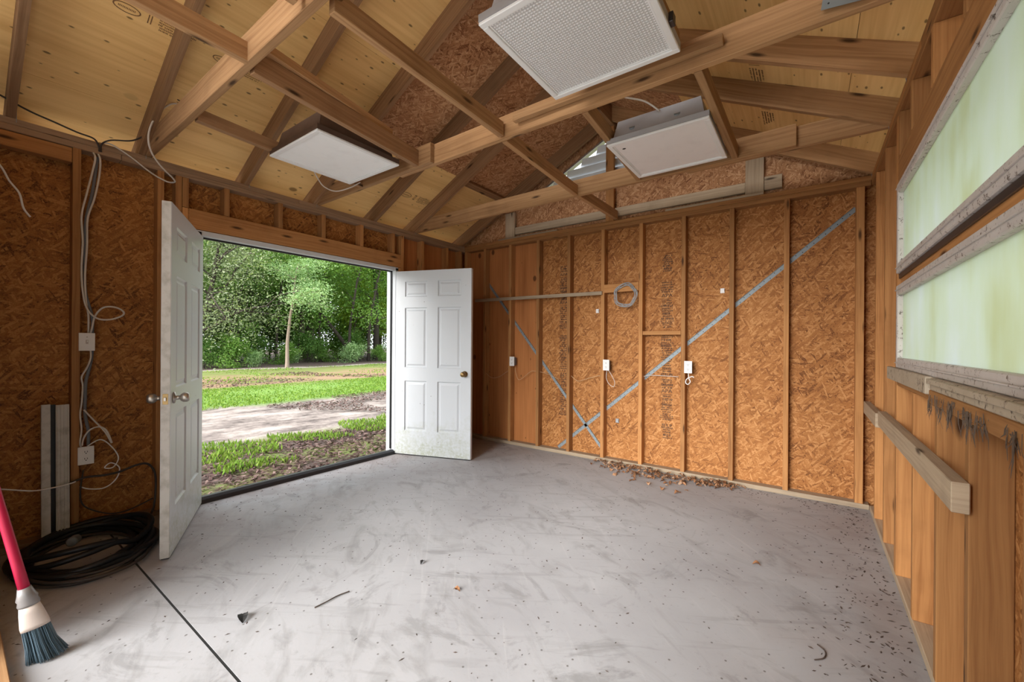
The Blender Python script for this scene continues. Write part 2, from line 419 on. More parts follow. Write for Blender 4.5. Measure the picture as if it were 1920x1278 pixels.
def mat_ground():
    s = NT('ground_soil', .95); p = s.pos(); x = s.xyz(p)
    wob = s.math('MULTIPLY', s.math('SUBTRACT', s.noise(p, .55, 4), .5), 1.6)
    X = s.math('ADD', x[0], wob)
    fine = s.noise(p, 9, 5, .7); med = s.noise(s.mapping(p, (1.2, .5, 1)), 1.7, 5, .65)
    sand = s.ramp(s.math('ADD', s.math('MULTIPLY', med, .7), s.math('MULTIPLY', fine, .3)), [(.40, (.09, .072, .066)), (.50, (.24, .20, .18)), (.60, (.37, .325, .295))])
    soil = s.ramp(fine, [(.3, (.05, .034, .03)), (.6, (.12, .085, .075)), (.8, (.2, .145, .125))])
    turf = s.ramp(s.math('ADD', s.math('MULTIPLY', med, .6), s.math('MULTIPLY', fine, .4)), [(.35, (.17, .11, .07)), (.45, (.16, .165, .05)), (.58, (.155, .225, .05)), (.8, (.23, .29, .085))])
    green = s.ramp(fine, [(.3, (.11, .205, .035)), (.7, (.19, .30, .07))])
    mixg = s.math('MULTIPLY', s.step(s.noise(p, 1.4, 4), .44, .56), .8)
    nearc = s.mix(mixg, soil, turf)
    c = s.mix(s.step(X, -5.6, -6.3), nearc, sand)                  # near strip -> track
    c = s.mix(s.step(X, -9.3, -9.8), c, green)                     # track -> verge
    c = s.mix(s.step(X, -12.2, -13.4), c, turf)
    rr = s.math('MULTIPLY', s.step(X, -13.6, -14.4), s.step(X, -19.0, -17.0))
    rr = s.math('MULTIPLY', rr, s.step(s.noise(s.mapping(p, (.6, .25, 1)), 1., 3), .34, .46))
    c = s.mix(s.math('MULTIPLY', rr, .75), c, (.30, .17, .12))
    c = s.mix(s.step(X, -21.6, -22.1), c, s.ramp(fine, [(.3, (.30, .26, .22)), (.7, (.46, .40, .35))]))
    c = s.mix(s.step(X, -22.6, -23.1), c, soil)
    s.color(c); s.bump(fine, .5, .03); return s.m
M_ground = mat_ground()

# ------------------------------------------------------------------ floor
GY0 = YF - .12
slab = empty('floor'); tag(slab, 'grey stained concrete floor slab of the shed', 'floor', kind='structure')
XO0, XO1, YO1 = XD - SD - .012, XW + SD + .012, YB + SD + .012
JY = .645; JW = .010                                  # saw-cut joint across the slab
mesh = board('slab_panel', M_concrete, slab, XO0 - .02, XO1 + .02, JY + JW/2, YO1 + .02, -.12, 0, 0)
board('slab_panel', M_concrete, slab, XO0 - .02, XO1 + .02, GY0, JY - JW/2, -.12, 0, 0)
board('joint_filler', M_slot, slab, XO0 - .02, XO1 + .02, JY - JW/2, JY + JW/2, -.12, -.0015, 0)

apron = tag(board('bounce_slab', M_bounce, None, -7.5, 4.5, GY0 - 11.0, GY0 - .01, -.13, -.03, .01), 'pale slab added in front of the shed to bounce daylight inside', 'apron', kind='structure')  # unseen slab, added to bounce daylight up into the shed

# ------------------------------------------------------------------ wall_left (door wall)
wl_ = empty('wall_left'); tag(wl_, 'open-framed left wall with double door opening and dark strand board', 'wall', kind='structure')
DY0, DY1, DZ = 1.165, 2.975, 2.045                     # door opening (inside the jambs)
X0, X1 = XD - SD, XD
def vstud(parent, axis, a0, z0, z1, mat=M_stud, w=.038, name='stud', d=SD):
    if axis == 'L': return board(name, mat, parent, XD - d, XD, a0, a0 + w, z0, z1)
    if axis == 'R': return board(name, mat, parent, XW, XW + d, a0, a0 + w, z0, z1)
    return board(name, mat, parent, a0, a0 + w, YB, YB + d, z0, z1)
for y in (-.09, .07, .484, .90):
    vstud(wl_, 'L', y, .038, 2.454)
vstud(wl_, 'L', 1.004, .038, 2.454); vstud(wl_, 'L', 1.044, .038, 2.232)         # king and jack studs
vstud(wl_, 'L', 3.056, .038, 2.454); vstud(wl_, 'L', 3.016, .038, 2.085)
for y in (3.36, 3.77, 4.02): vstud(wl_, 'L', y, .038, 2.454)
for y in (1.044, 1.312, 1.722, 2.118, 2.53, 2.93): vstud(wl_, 'L', y, 2.235, 2.454, name='cripple_stud')
board('header', M_stud, wl_, X0, XD + .002, 1.084, 3.054, 2.087, 2.233)
board('bottom_plate', M_plate, wl_, X0, X1, YF, 1.10, 0, .038); board('bottom_plate', M_plate, wl_, X0, X1, 3.04, YB + SD, 0, .038)
for y0, y1 in ((YF, .71), (.712, 4.2)):
    board('top_plate', M_plate, wl_, X0, X1, y0, y1, 2.454, 2.4915)
for y0, y1 in ((YF, 1.9), (1.902, 4.2)):
    board('top_plate', M_plate, wl_, X0, X1, y0, y1, 2.4925, ZP)
board('blocking', M_stud, wl_, X0 + .02, XD - .002, .11, .482, 2.36, 2.45)
def lpanel(y0, y1, z0, z1, mat): 
    return board('sheathing_panel', mat, wl_, X0 - .0125, X0 - .0005, y0 + .001, y1 - .001, z0, z1, 0, long=2)
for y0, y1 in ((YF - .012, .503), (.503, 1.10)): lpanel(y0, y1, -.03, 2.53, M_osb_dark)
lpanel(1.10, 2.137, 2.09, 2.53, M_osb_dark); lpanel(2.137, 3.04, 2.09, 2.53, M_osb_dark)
lpanel(3.04, 3.379, -.03, 2.53, M_ply_red); lpanel(3.379, 4.213, -.03, 2.53, M_ply_red)
# stop boards along the inside of the roof eave: hurricane ties on the plate
def tie(parent, side, y):
    x = XD - .001 if side == 'L' else XW + .001; sg = 1 if side == 'L' else -1
    poly = [(x, 2.50), (x - sg * .075, 2.50), (x - sg * .075, 2.60), (x + sg * .012, 2.60)]
    return prism('rafter_tie', M_galv, parent, [(a, z) for a, z in poly], y, y + .0025)

# door frame: jambs, head, threshold
jm = empty('trim_1'); tag(jm, 'white painted jamb and head around the double door opening', 'door frame', kind='structure')
JX0 = X0 - .035
board('jamb', M_jamb, jm, JX0, XD + .004, DY1, DY1 + .038, .02, DZ + .03)
board('jamb', M_jamb, jm, JX0, XD + .004, DY0 - .038, DY0, .02, DZ + .03)
board('head_jamb', M_jamb, jm, JX0, XD + .004, DY0 - .038, DY1 + .038, DZ, DZ + .038)
board('door_stop', M_black, jm, XD - .075, XD - .05, DY1 - .012, DY1, .05, DZ - .0); board('door_stop', M_black, jm, XD - .075, XD - .05, DY0, DY0 + .012, .05, DZ)
board('door_stop', M_black, jm, XD - .075, XD - .05, DY0, DY1, DZ - .012, DZ)
board('brick_mould', M_jamb, jm, JX0 - .03, JX0, DY1 + .005, DY1 + .06, -.02, DZ + .06); board('brick_mould', M_jamb, jm, JX0 - .03, JX0, DY0 - .06, DY0 - .005, -.02, DZ + .06)
th = empty('trim_2'); tag(th, 'dark metal threshold bar across the doorway floor', 'threshold', kind='structure')
prism('threshold_bar', M_darkmetal, th, [(XD + .012, 0), (XD - .075, 0), (XD - .075, .030), (XD - .05, .046), (XD - .015, .046), (XD + .006, .03)], DY0 - .03, DY1 + .03)
board('sill_board', M_grey_wood, th, XD - .155, XD - .085, DY0 - .1, DY1 + .1, -.06, -.012)

# ------------------------------------------------------------------ wall_back (gable wall)
wb = empty('wall_back'); tag(wb, 'bare stud gable wall sheathed in orange strand board', 'wall', kind='structure')
SX = [-3.407 + .4064 * i for i in range(9)]
bstuds = [vstud(wb, 'B', x - .019 - .008, .038, 2.454) for x in SX]
vstud(wb, 'B', XW - .088, .038, 2.454, w=.05); vstud(wb, 'B', XD + .002, .038, 2.454)
board('bottom_plate', M_grey_wood, wb, XD + .001, XW - .001, YB, YB + SD, 0, .038)
board('top_plate', M_stud, wb, XD + .001, XW - .001, YB, YB + SD, 2.454, 2.4915); board('top_plate', M_stud, wb, XD - SD, XW + SD, YB - .001, YB + SD, 2.4925, ZP)
YS0, YS1 = YB + SD + .0005, YB + SD + .0125
def bpanel(x0, x1, z0, z1, mat): return board('sheathing_panel', mat, wb, x0 + .001, x1 - .001, YS0, YS1, z0, z1, 0, long=2)
bpanel(XO0, -2.602, -.03, 2.50, M_ply_red)
pA = bpanel(-2.602, -1.383, -.03, 2.50, M_osb); pB = bpanel(-1.383, -.164, -.03, 2.50, M_osb); bpanel(-.164, XO1, -.03, 2.50, M_osb)
roofz = lambda x: ZP + PITCH * ((x - XD) if x < XR else (XW - x)) + RV      # underside of roof sheathing
VZ = 3.03; vz = lambda x: VZ + .5 * (.95 - abs(x - XR))
def gpanel(poly, mat=M_osb_roof): return prism('gable_panel', mat, wb, poly, YS0, YS1)
gpanel([(XO0, 2.502), (-2.66, 2.502), (-2.66, roofz(-2.66)), (XO0, roofz(XO0))], M_osb_roof)
gpanel([(-.74, 2.502), (XO1, 2.502), (XO1, roofz(XO1)), (-.74, roofz(-.74))], M_osb_roof)
for a, b in ((-2.659, -2.0), (-1.999, -1.40), (-1.399, -.741)): gpanel([(a, 2.502), (b, 2.502), (b, VZ), (a, VZ)], M_osb_roof)
gpanel([(-2.659, VZ + .001), (XR, vz(XR)), (XR, roofz(XR)), (-2.659, roofz(-2.659))]); gpanel([(-.741, VZ + .001), (XR + .001, vz(XR)), (XR + .001, roofz(XR)), (-.741, roofz(-.741))])
# gable framing
board('gable_post', M_grey_wood, wb, -3.108, -2.968, YB + .03, YB + .068, 2.532, 2.86)
board('gable_post', M_grey_wood, wb, -.472, -.332, YB + .03, YB + .068, 2.532, 2.94)
board('ridge_post', M_stud, wb, -1.768, -1.679, YB + .012, YB + .05, 2.532, 3.55)
board('gable_girt', M_grey_wood, wb, -2.966, -1.77, YB + .04, YB + .078, 2.585, 2.672); board('gable_girt', M_grey_wood, wb, -1.677, -.474, YB + .04, YB + .078, 2.585, 2.672)
board('gable_block', M_grey_wood, wb, -.33, -.20, YB + .04, YB + .078, 2.575, 2.69)
board('scrap_board', M_grey_wood, wb, -1.15, -.33, YB + .002, YB + .075, 2.531, 2.552); board('scrap_board', M_grey_wood, wb, -3.2, -2.35, YB + .004, YB + .07, 2.531, 2.548)
# ledger strip and blocks between studs
beam('ledger_strip', M_grey_wood, wb, (-3.56, YB - .0105, 1.796), (-1.79, YB - .0105, 1.781), .019, .038)
board('blocking', M_stud, wb, SX[4] - .005, SX[5] - .03, YB + .001, YB + .039, 1.782, 1.868)
board('shelf_block', M_stud, wb, SX[5] + .013, SX[6] - .029, YB + .004, YB + .085, 1.334, 1.372)

# ------------------------------------------------------------------ wall_right (window wall)
wr = empty('wall_right'); tag(wr, 'right stud wall with two filmed awning windows above orange studs', 'wall', kind='structure')
WY0, WY1, WZ0, WZ1 = .62, 2.935, 1.075, 2.085
for y in (3.82, 3.385): vstud(wr, 'R', y, .038, 2.454)
vstud(wr, 'R', 2.942, .038, 2.454, w=.06)
for y in (2.505, 2.087, 1.722, 1.316, .91): vstud(wr, 'R', y, .038, 1.034)
vstud(wr, 'R', .575, .038, 2.454); 
for y in (.16, -.095): vstud(wr, 'R', y, .038, 2.454)
board('rough_sill', M_stud, wr, XW, XW + SD, WY0, WY1, 1.036, 1.074)
board('header', M_stud, wr, XW, XW + .038, WY0 - .04, WY1 + .004, 2.087, 2.225); board('header', M_stud, wr, XW + .05, XW + .088, WY0 - .04, WY1 + .004, 2.087, 2.225)
for y in (.95, 1.36, 1.77, 2.18, 2.59, 2.90): vstud(wr, 'R', y, 2.227, 2.454, name='cripple_stud')
board('bottom_plate', M_grey_wood, wr, XW, XW + SD, YF, YB, 0, .038)
for z in ((2.454, 2.4915), (2.4925, ZP)):
    board('top_plate', M_stud, wr, XW, XW + SD, YF, 1.2 if z[0] < 2.48 else 2.4, *z); board('top_plate', M_stud, wr, XW, XW + SD, 1.202 if z[0] < 2.48 else 2.402, 4.11, *z)
def rpanel(y0, y1, z0, z1): return board('sheathing_panel', M_osb, wr, XW + SD + .0005, XW + SD + .0125, y0 + .001, y1 - .001, z0, z1, 0, long=2)
rpanel(WY1 + .03, YO1, -.03, 2.53); rpanel(1.75, WY1 + .03, -.03, 1.07); rpanel(.57, 1.75, -.03, 1.07); rpanel(.57, WY1 + .03, 2.09, 2.53)
rpanel(YF - .012, .57, -.03, 2.53)
# nailed-on 2x4 rails
board('wall_rail', M_grey_wood, wr, XW - .0395, XW - .0005, 1.70, 3.28, .765, .853)
board('wall_rail', M_grey_wood, wr, XW - .0395, XW - .0005, 3.40, 4.09, .735, .823)

# windows
def sash(name, label, z0, z1, x, tilt=0.):
    w = empty(name, (x, (WY0 + WY1) / 2, z0)); tag(w, label, 'window', kind='structure')
    hy = (WY1 - WY0) / 2; h = z1 - z0; fw = .052
    board('stile', M_sash, w, -.012, .03, hy - fw * .8, hy, 0, h, .004); board('stile', M_sash, w, -.012, .03, -hy, -hy + fw * .8, 0, h, .004)
    board('rail', M_sash, w, -.012, .03, -hy + fw * .8, hy - fw * .8, 0, fw, .004); board('rail', M_sash, w, -.012, .03, -hy + fw * .8, hy - fw * .8, h - fw, h, .004)
    board('glazing_bead', M_sash, w, -.018, -.012, -hy + .01, hy - .01, h - fw * .55, h - fw * .45, .001); board('glazing_bead', M_sash, w, -.018, -.012, -hy + .01, hy - .01, fw * .45, fw * .55, .001)
    board('pane', M_glass, w, .010, .014, -hy + fw * .7, hy - fw * .7, fw * .8, h - fw * .8, 0)
    return w
sash('window_1', 'upper filmed glass sash with dirty white frame on the right wall', 1.618, 2.083, XW + .006)
sash('window_2', 'lower filmed glass sash with dirty white frame above the sill', 1.128, 1.555, XW + .006)
mull = empty('trim_3'); tag(mull, 'dirty wooden cross bar between the two right wall sashes', 'window mullion', kind='structure')
board('mullion_board', M_stud, mull, XW + .012, XW + .085, WY0, WY1, 1.557, 1.616)
board('sash_gap_shade', M_darkmetal, mull, XW + .004, XW + .0115, WY0, WY1, 1.592, 1.616)  # dark strip stands in for the shaded gap below the upper sash
sl = empty('trim_4'); tag(sl, 'dirt-caked window sill board with loose moulding under the glass', 'window sill', kind='structure')
board('sill_board', M_sill, sl, XW - .022, XW - .001, 2.15, 3.09, 1.062, 1.128)
board('sill_moulding', M_sill, sl, XW - .024, XW - .0005, WY0, 2.065, 1.085, 1.128, .004); board('sill_nosing', M_sill, sl, XW - .034, XW - .0245, WY0, 2.06, 1.108, 1.126, .003)
board('sill_apron', M_stud, sl, XW - .018, XW - .0008, WY0, 2.11, 1.03, 1.083, .003)
board('sill_cap', M_sill, sl, XW - .001, XW + .05, WY0, WY1, 1.1, 1.127, .002)
cw = []
for i in range(120):                                  # hanging cobweb tufts under the sill
    y = random.choice((1.33, 1.52, 1.62, 1.66, 1.80, 1.95, 2.08)) + random.gauss(0, .022); L = random.uniform(.012, .075)
    p = Vector((XW - .02 + random.uniform(-.006, .004), y, 1.075 - random.uniform(0, .04)))
    cw.append([p, p + Vector((random.uniform(-.004, .004), random.uniform(-.012, .012), -L * .5)), p + Vector((random.uniform(-.006, .006), random.uniform(-.02, .02), -L))])
V, Fc = [], []
for pth in cw:
    v, f = tube_geo(pth, [random.uniform(.0006, .0022), random.uniform(.0006, .0018), .0004], 4); o = len(V); V += v; Fc += [[k + o for k in q] for q in f]
web = mesh_obj('cobweb', V, Fc, M_web); tag(web, 'brown dust-laden cobweb tufts hanging under the window sill', 'cobweb', kind='stuff')

# ------------------------------------------------------------------ wall_front: behind the camera, with a wide opening added to let daylight in
wf = empty('wall_front'); tag(wf, 'front gable wall behind the camera with an opening added for daylight', 'wall', kind='structure')
GX0, GX1, GZ = -2.54, -.30, 2.36
for x0, x1 in ((XO0, GX0 - .04), (GX1 + .04, XO1)): board('sheathing_panel', M_osb, wf, x0, x1, YF - .013, YF - .001, -.03, 2.5, 0, long=2)
board('sheathing_panel', M_osb, wf, GX0 - .039, GX1 + .039, YF - .013, YF - .001, GZ, 2.5, 0, long=0)
for x in (XD + .002, -3.3, -2.9, GX0 - .038, GX1, XW - .04): board('stud', M_stud, wf, x, x + .038, YF, YF + SD, .038, 2.453)
board('header', M_stud, wf, GX0, GX1, YF, YF + SD, GZ, 2.453)
board('top_plate', M_plate, wf, XD + .001, XW - .001, YF, YF + SD, 2.454, ZP); board('bottom_plate', M_plate, wf, XD + .001, GX0, YF, YF + SD, 0, .038)

# ------------------------------------------------------------------ ceiling: roof sheathing, rafters, joists
roof = empty('ceiling'); tag(roof, 'open gable roof underside of plywood and strand board on rafters', 'roof', kind='structure')
ca = math.atan(PITCH); EAVE = .42
def rpan(side, xa, xb, y0, y1, mat):
    if side == 'L': f = lambda x: ZP + PITCH * (x - XD) + RV
    else: f = lambda x: ZP + PITCH * (XW - x) + RV
    g = .0012; xa, xb = xa + g, xb - g
    prism('roof_panel', mat, roof, [(xa, f(xa) + .0005), (xb, f(xb) + .0005), (xb, f(xb) + .0135), (xa, f(xa) + .0135)], y0 + .001, y1 - .001, uvrot=ca if side == 'L' else -ca)
YA, YZ = YF - 1.8, 4.45          # the roof runs on in front, an added overhang to shade the joists
xe = XD - SD - EAVE
for a, b in ((YA, 2.05), (2.05, YZ)): rpan('L', xe, -3.62, a, b, M_ply_roof)
for a, b in ((YA, 2.05),): rpan('L', -3.62, -2.53, a, b, M_ply_roof)
for a, b in ((YA, .85), (.85, 2.05)): rpan('L', -2.53, XR, a, b, M_ply_roof)
rpan('L', -3.62, -3.08, 2.05, YZ, M_ply_roof); rpan('L', -3.08, -1.99, 2.05, YZ, M_osb_roof); rpan('L', -1.99, XR, 2.05, YZ, M_osb_roof)
xe2 = XW + SD + EAVE
for a, b in ((YA, 2.05), (2.05, YZ)): rpan('R', .18, xe2, a, b, M_ply_roof)
for a, b in ((YA, 1.45), (1.45, YZ)): rpan('R', -.91, .18, a, b, M_ply_roof)
for a, b in ((YA, 2.05),): rpan('R', XR, -.91, a, b, M_ply_roof)
rpan('R', XR, -.91, 2.05, YZ, M_osb_roof)
for sd, xa, xb in (('L', xe - .02, XR), ('R', XR, xe2 + .02)):
    f = (lambda x: ZP + PITCH * (x - XD) + RV + .014) if sd == 'L' else (lambda x: ZP + PITCH * (XW - x) + RV + .014)
    prism('shingle_layer', M_darkmetal, roof, [(xa, f(xa)), (xb, f(xb)), (xb, f(xb) + .012), (xa, f(xa) + .012)], YA - .02, YZ + .02)
RY = [.815, 1.47, 2.045, 2.705, 3.245, 4.078]
ALLR = [-1.84, -1.25, -.65, -.055, .235] + RY
def rafter(side, y):
    if side == 'L': X = lambda t: t; x0, xp, x9 = XR - .019, XD, xe + .06
    else: X = lambda t: t; x0, xp, x9 = XR + .019, XW, xe2 - .06
    zb = lambda x: ZP + PITCH * ((x - XD) if side == 'L' else (XW - x))
    sg = -1 if side == 'L' else 1
    xo = xp + sg * (SD + .02)
    poly = [(x0, zb(x0)), (xp, ZP + .0005), (xo, ZP + .0005), (xo, zb(xo)), (x9, zb(x9)), (x9, zb(x9) + RV), (x0, zb(x0) + RV)]
    o = prism('rafter', M_rafter if side == 'L' else M_joist, roof, poly, y - .019, y + .019, uvrot=ca if side == 'L' else -ca)
    if y > 0: tie(roof, side, y + .0195)
for y in ALLR: rafter('L', y); rafter('R', y)
board('ridge_board', M_rafter, roof, XR - .019, XR + .019, YA + .01, 4.4, 3.53, 3.705)
def joist(p0, p1, h=.14, w=.038, mat=M_joist, name='ceiling_joist', z=ZP):
    return beam(name, mat, roof, (*p0, z + .001 + h / 2), (*p1, z + .001 + h / 2), w, h)
joist((XD - .08, .853), (-.9, .834)); joist((-1.3, .876), (XW + .08, .872))
joist((XD - .08, 2.085), (-2.2, 2.057)); joist((-2.6, 2.1), (XW + .08, 2.064))
joist((XD - .08, 3.285), (-.08, 3.243)); joist((-.75, 3.29), (XW + .08, 3.284))
board('joist_cleat', M_joist, roof, -1.46, -.32, 2.008, 2.046, ZP + .045, ZP + .083)
# longitudinal stiffener boards
joist((-2.085, .02), (-2.125, .832), .089, name='stiffener'); joist((-1.53, .895), (-1.575, 2.05), .089, name='stiffener')
joist((-1.60, 2.12), (-1.665, 3.243), .089, name='stiffener'); joist((-1.66, 3.29), (-1.64, 4.10), .089, name='stiffener'); joist((-1.61, .0), (-1.60, .79), .089, name='stiffener')
# boards that carry the light fixtures
joist((-2.19, .875), (-2.345, 2.04), .115, name='fixture_carrier', mat=M_rafter); joist((-2.155, .875), (-2.335, 1.80), .045, name='fixture_carrier', z=ZP + .118)
joist((-2.93, .875), (-3.04, 2.055), .075, name='fixture_carrier', mat=M_rafter)
joist((-1.0, .895), (-.98, 2.05), .038, .089, name='fixture_carrier', z=ZP + .136); joist((-.56, .895), (-.55, 2.03), .038, .089, name='fixture_carrier', z=ZP + .136)
joist((-1.03, 2.11), (-1.105, 3.22), .089, name='fixture_carrier'); joist((-.44, 2.10), (-.43, 3.22), .089, name='fixture_carrier')
beam('purlin_block', M_rafter, roof, (-3.075, 3.266, ZP + .5 * (XD * -1 - 3.075) + RV - .03), (-3.075, 4.06, ZP + .5 * (XD * -1 - 3.075) + RV - .03), .07, .038, up=(-.447, 0, .894))
beam('purlin_block', M_grey_wood, roof, (.10, 3.266, roofz(.10) - .09), (.10, 3.40, roofz(.10) - .05), .07, .038)

# gable louvre
gv = empty('gable_vent', (XR, YB + .075, VZ)); tag(gv, 'triangular aluminium louvre vent high in the back gable', 'vent')
for k in range(5):
    z = .045 + k * .092; hw = max(.06, .95 - 2 * z - .06)
    zc = z
    v = [(-hw, .055, zc - .05), (hw, .055, zc - .05), (hw - .06, -.005, zc + .038), (-hw + .06, -.005, zc + .038), (-hw, .057, zc - .048), (hw, .057, zc - .048), (hw - .06, -.003, zc + .040), (-hw + .06, -.003, zc + .040)]
    mesh_obj('louvre_blade', v, [(0, 1, 2, 3), (7, 6, 5, 4), (0, 4, 5, 1), (1, 5, 6, 2), (2, 6, 7, 3), (3, 7, 4, 0)], M_alum, gv)
beam('vent_frame', M_alum, gv, (-.95, .02, -.005), (0, .02, .47), .06, .025); beam('vent_frame', M_alum, gv, (.95, .02, -.005), (0, .02, .47), .06, .025)
beam('vent_frame', M_alum, gv, (-.95, .02, .0), (.95, .02, .0), .06, .025)

# ------------------------------------------------------------------ doors (outer face is y = 0 side in local space, panels on both faces)
def make_door(name, label, hinge, ang, flip):
    """local x runs from the hinge along the leaf; the face we see is at y = 0 and looks along -y (flip: +y)"""
    W, T, Hh = .90, .045, 2.02
    d = empty(name, (*hinge, .012), (0, 0, ang)); tag(d, label, 'door', kind='structure')
    f = -1 if flip else 1
    Y = lambda y: y * f
    def bx(nm, x0, x1, y0, y1, z0, z1, m=M_door, b=.0015): a, c = sorted((Y(y0), Y(y1))); return board(nm, m, d, x0, x1, a, c, z0, z1, b)
    cols = ((.115, .385), (.515, .785)); rows = ((.26, .81), (.955, 1.615), (1.735, 1.905))
    # slab: stiles and rails as one mesh
    bm = bmesh.new()
    def add(x0, x1, z0, z1):
        g = bmesh.ops.create_cube(bm, size=1)
        for v in g['verts']: v.co = Vector(((x0+x1)/2 + v.co.x*(x1-x0), Y(T/2) + v.co.y*T, (z0+z1)/2 + v.co.z*(z1-z0)))
    xs = [0, .115, .385, .515, .785, W]; zs = [0, .26, .81, .955, 1.615, 1.735, 1.905, Hh]
    for i in range(5):
        for j in range(7):
            if i % 2 == 1 and j % 2 == 1: continue
            add(xs[i], xs[i+1], zs[j], zs[j+1])
    bmesh.ops.remove_doubles(bm, verts=bm.verts, dist=1e-5)
    dead = [fc for fc in bm.faces if False]
    # drop interior faces shared by two neighbouring cells
    seen = {}
    for fc in bm.faces: seen.setdefault(tuple(sorted(v.index for v in fc.verts)), []).append(fc)
    bmesh.ops.recalc_face_normals(bm, faces=bm.faces)
    bm_obj('slab', bm, M_door, d, (0, 0, 0))
    for x0, x1 in cols:
        for z0, z1 in rows:
            vs_, fs = [], []
            for side, sgn in ((0.0, 1), (T, -1)):
                b0 = len(vs_)
                for ins, dep in ((0, 0), (.008, .011), (.022, .011), (.040, .003)):
                    y = Y(side + sgn * dep)
                    vs_ += [(x0+ins, y, z0+ins), (x1-ins, y, z0+ins), (x1-ins, y, z1-ins), (x0+ins, y, z1-ins)]
                for r in range(3):
                    for k in range(4): fs.append([b0+r*4+k, b0+r*4+(k+1) % 4, b0+(r+1)*4+(k+1) % 4, b0+(r+1)*4+k])
                fs.append([b0+12+k for k in range(4)])
            mesh_obj('panel', vs_, fs, M_door, d)
    bx('edge_strip', W, W + .004, .002, T - .002, 0, Hh, M_vinyl if flip else M_jamb)
    bx('bottom_sweep', .01, W - .01, .004, T - .004, -.010, -.0005, M_black)
    return d, Y, W, T
def knob_on(d, mat, x, z, y, sy):
    """a knob whose axis runs along local y, pointing to sy"""
    M = Matrix.Translation((x, y, z)) @ Matrix.Rotation(-sy * math.pi / 2, 4, 'X')
    k = lathe('knob', mat, d, [(.001, 0), (.033, 0), (.033, .006), (.014, .010), (.012, .028), (.020, .034), (.028, .046), (.028, .062), (.022, .072), (.001, .075)], M)
    return k
d1, Y1, W1, T1 = make_door('door_1', 'open right door leaf, white six-panel with brass knob', (XD + .012, DY1 + .0), math.radians(19.5), False)
knob_on(d1, M_brass, W1 - .065, .90, -.001, -1); knob_on(d1, M_brass, W1 - .065, .90, T1 + .001, 1)
d2, Y2, W2, T2 = make_door('door_2', 'open left door leaf, white six-panel with algae at its foot', (XD + .012, DY0 + .005), math.radians(-26.5), True)
knob_on(d2, M_nickel, W2 - .065, .90, .001, 1); knob_on(d2, M_nickel, W2 - .065, .90, -T2 - .001, -1)
board('latch_plate', M_brass, d2, W2 + .0041, W2 + .006, -T2 + .01, -.01, .87, .93, .0005); board('latch_bolt', M_nickel, d2, W2 + .006, W2 + .014, -T2 + .016, -.018, .89, .91, .001)
for d, sgn, T in ((d1, 1, T1), (d2, -1, T2)):
    for z in (.2, 1.0, 1.8):
        v, f = tube_geo([Vector((-.006, sgn * (T + .004), z - .045)), Vector((-.006, sgn * (T + .004), z + .045))], .007, 8); mesh_obj('hinge', v, f, M_nickel, d, smooth=True)

# ------------------------------------------------------------------ ceiling light fixtures (2 ft troffers)
def fixture(name, label, x0, x1, y0, y1, z, lens, hous, fr):
    t = empty(name, ((x0+x1)/2, (y0+y1)/2, z)); tag(t, label, 'light fixture', 'square troffer lights on the joists')
    w, l = (x1-x0)/2, (y1-y0)/2; e = .028
    # housing: flange tray then a pan with sloped sides
    rings = [(0, .004), (0, .034), (.03, .038), (.055, .155)]
    vs_, fs = [], []
    for ins, h in rings[:4]: vs_ += [(-w+ins, -l+ins, h), (w-ins, -l+ins, h), (w-ins, l-ins, h), (-w+ins, l-ins, h)]
    for r in range(3):
        for k in range(4): fs.append([r*4+k, r*4+(k+1) % 4, (r+1)*4+(k+1) % 4, (r+1)*4+k])
    fs += [[12, 13, 14, 15], [3, 2, 1, 0]]
    mesh_obj('housing', vs_, fs, hous, t)
    for a in ((-w, w, -l, -l+e), (-w, w, l-e, l), (-w, -w+e, -l+e, l-e), (w-e, w, -l+e, l-e)): board('frame_bar', fr, t, a[0], a[1], a[2], a[3], -.010, .0035, .003)
    for a in ((-w+e, w-e, -l+e, -l+e+.008), (-w+e, w-e, l-e-.008, l-e), (-w+e, -w+e+.008, -l+e+.008, l-e-.008), (w-e-.008, w-e, -l+e+.008, l-e-.008)): board('inner_lip', fr, t, a[0], a[1], a[2], a[3], -.004, .003, .001)
    board('lens', lens, t, -w+e+.002, w-e-.002, -l+e+.002, l-e-.002, -.001, .003, 0)
    return t
fixture('troffer_light', 'white square light with brown housing, leftmost on the ceiling', -2.985, -2.38, 1.305, 1.91, 2.508, M_diff_w, M_fixbrown, M_fix)
f2 = fixture('troffer_light', 'square light with dotted prismatic lens, nearest and largest overhead', -1.075, -.46, 1.245, 1.86, 2.508, M_diff_p, M_fixgrey, M_fix)
f3 = fixture('troffer_light', 'square light with grey housing and greyed lens near the back wall', -1.062, -.46, 2.485, 3.10, 2.508, M_diff_g, M_fixgrey, M_fix)
board('latch', M_darkmetal, f2, .308, .325, .12, .16, .0, .04, .002)
for x in (-.15, .12):
    v, f = tube_geo([Vector((x, -.262, .085)), Vector((x, -.268, .09))], .018, 12); mesh_obj('knockout', v, f, M_galv, f3)
mesh_obj('lens_burn', [(-.225 + .012 * math.cos(a), -.20 + .009 * math.sin(a), -.0018) for a in [k * .785 for k in range(8)]] + [(-.225 + .012 * math.cos(a), -.20 + .009 * math.sin(a), -.0010) for a in [k * .785 for k in range(8)]], [list(range(8))[::-1]] + [[k, (k+1) % 8, 8 + (k+1) % 8, 8 + k] for k in range(8)] + [list(range(8, 16))], M_slot, f3)
pl = empty('truss_plate', (.10, 2.0, 2.55)); tag(pl, 'perforated galvanised joist plate at the top edge of view', 'metal plate')
beam('plate', M_galv, pl, (-.07, .024, .035), (.07, .024, .015), .002, .055, .0003)
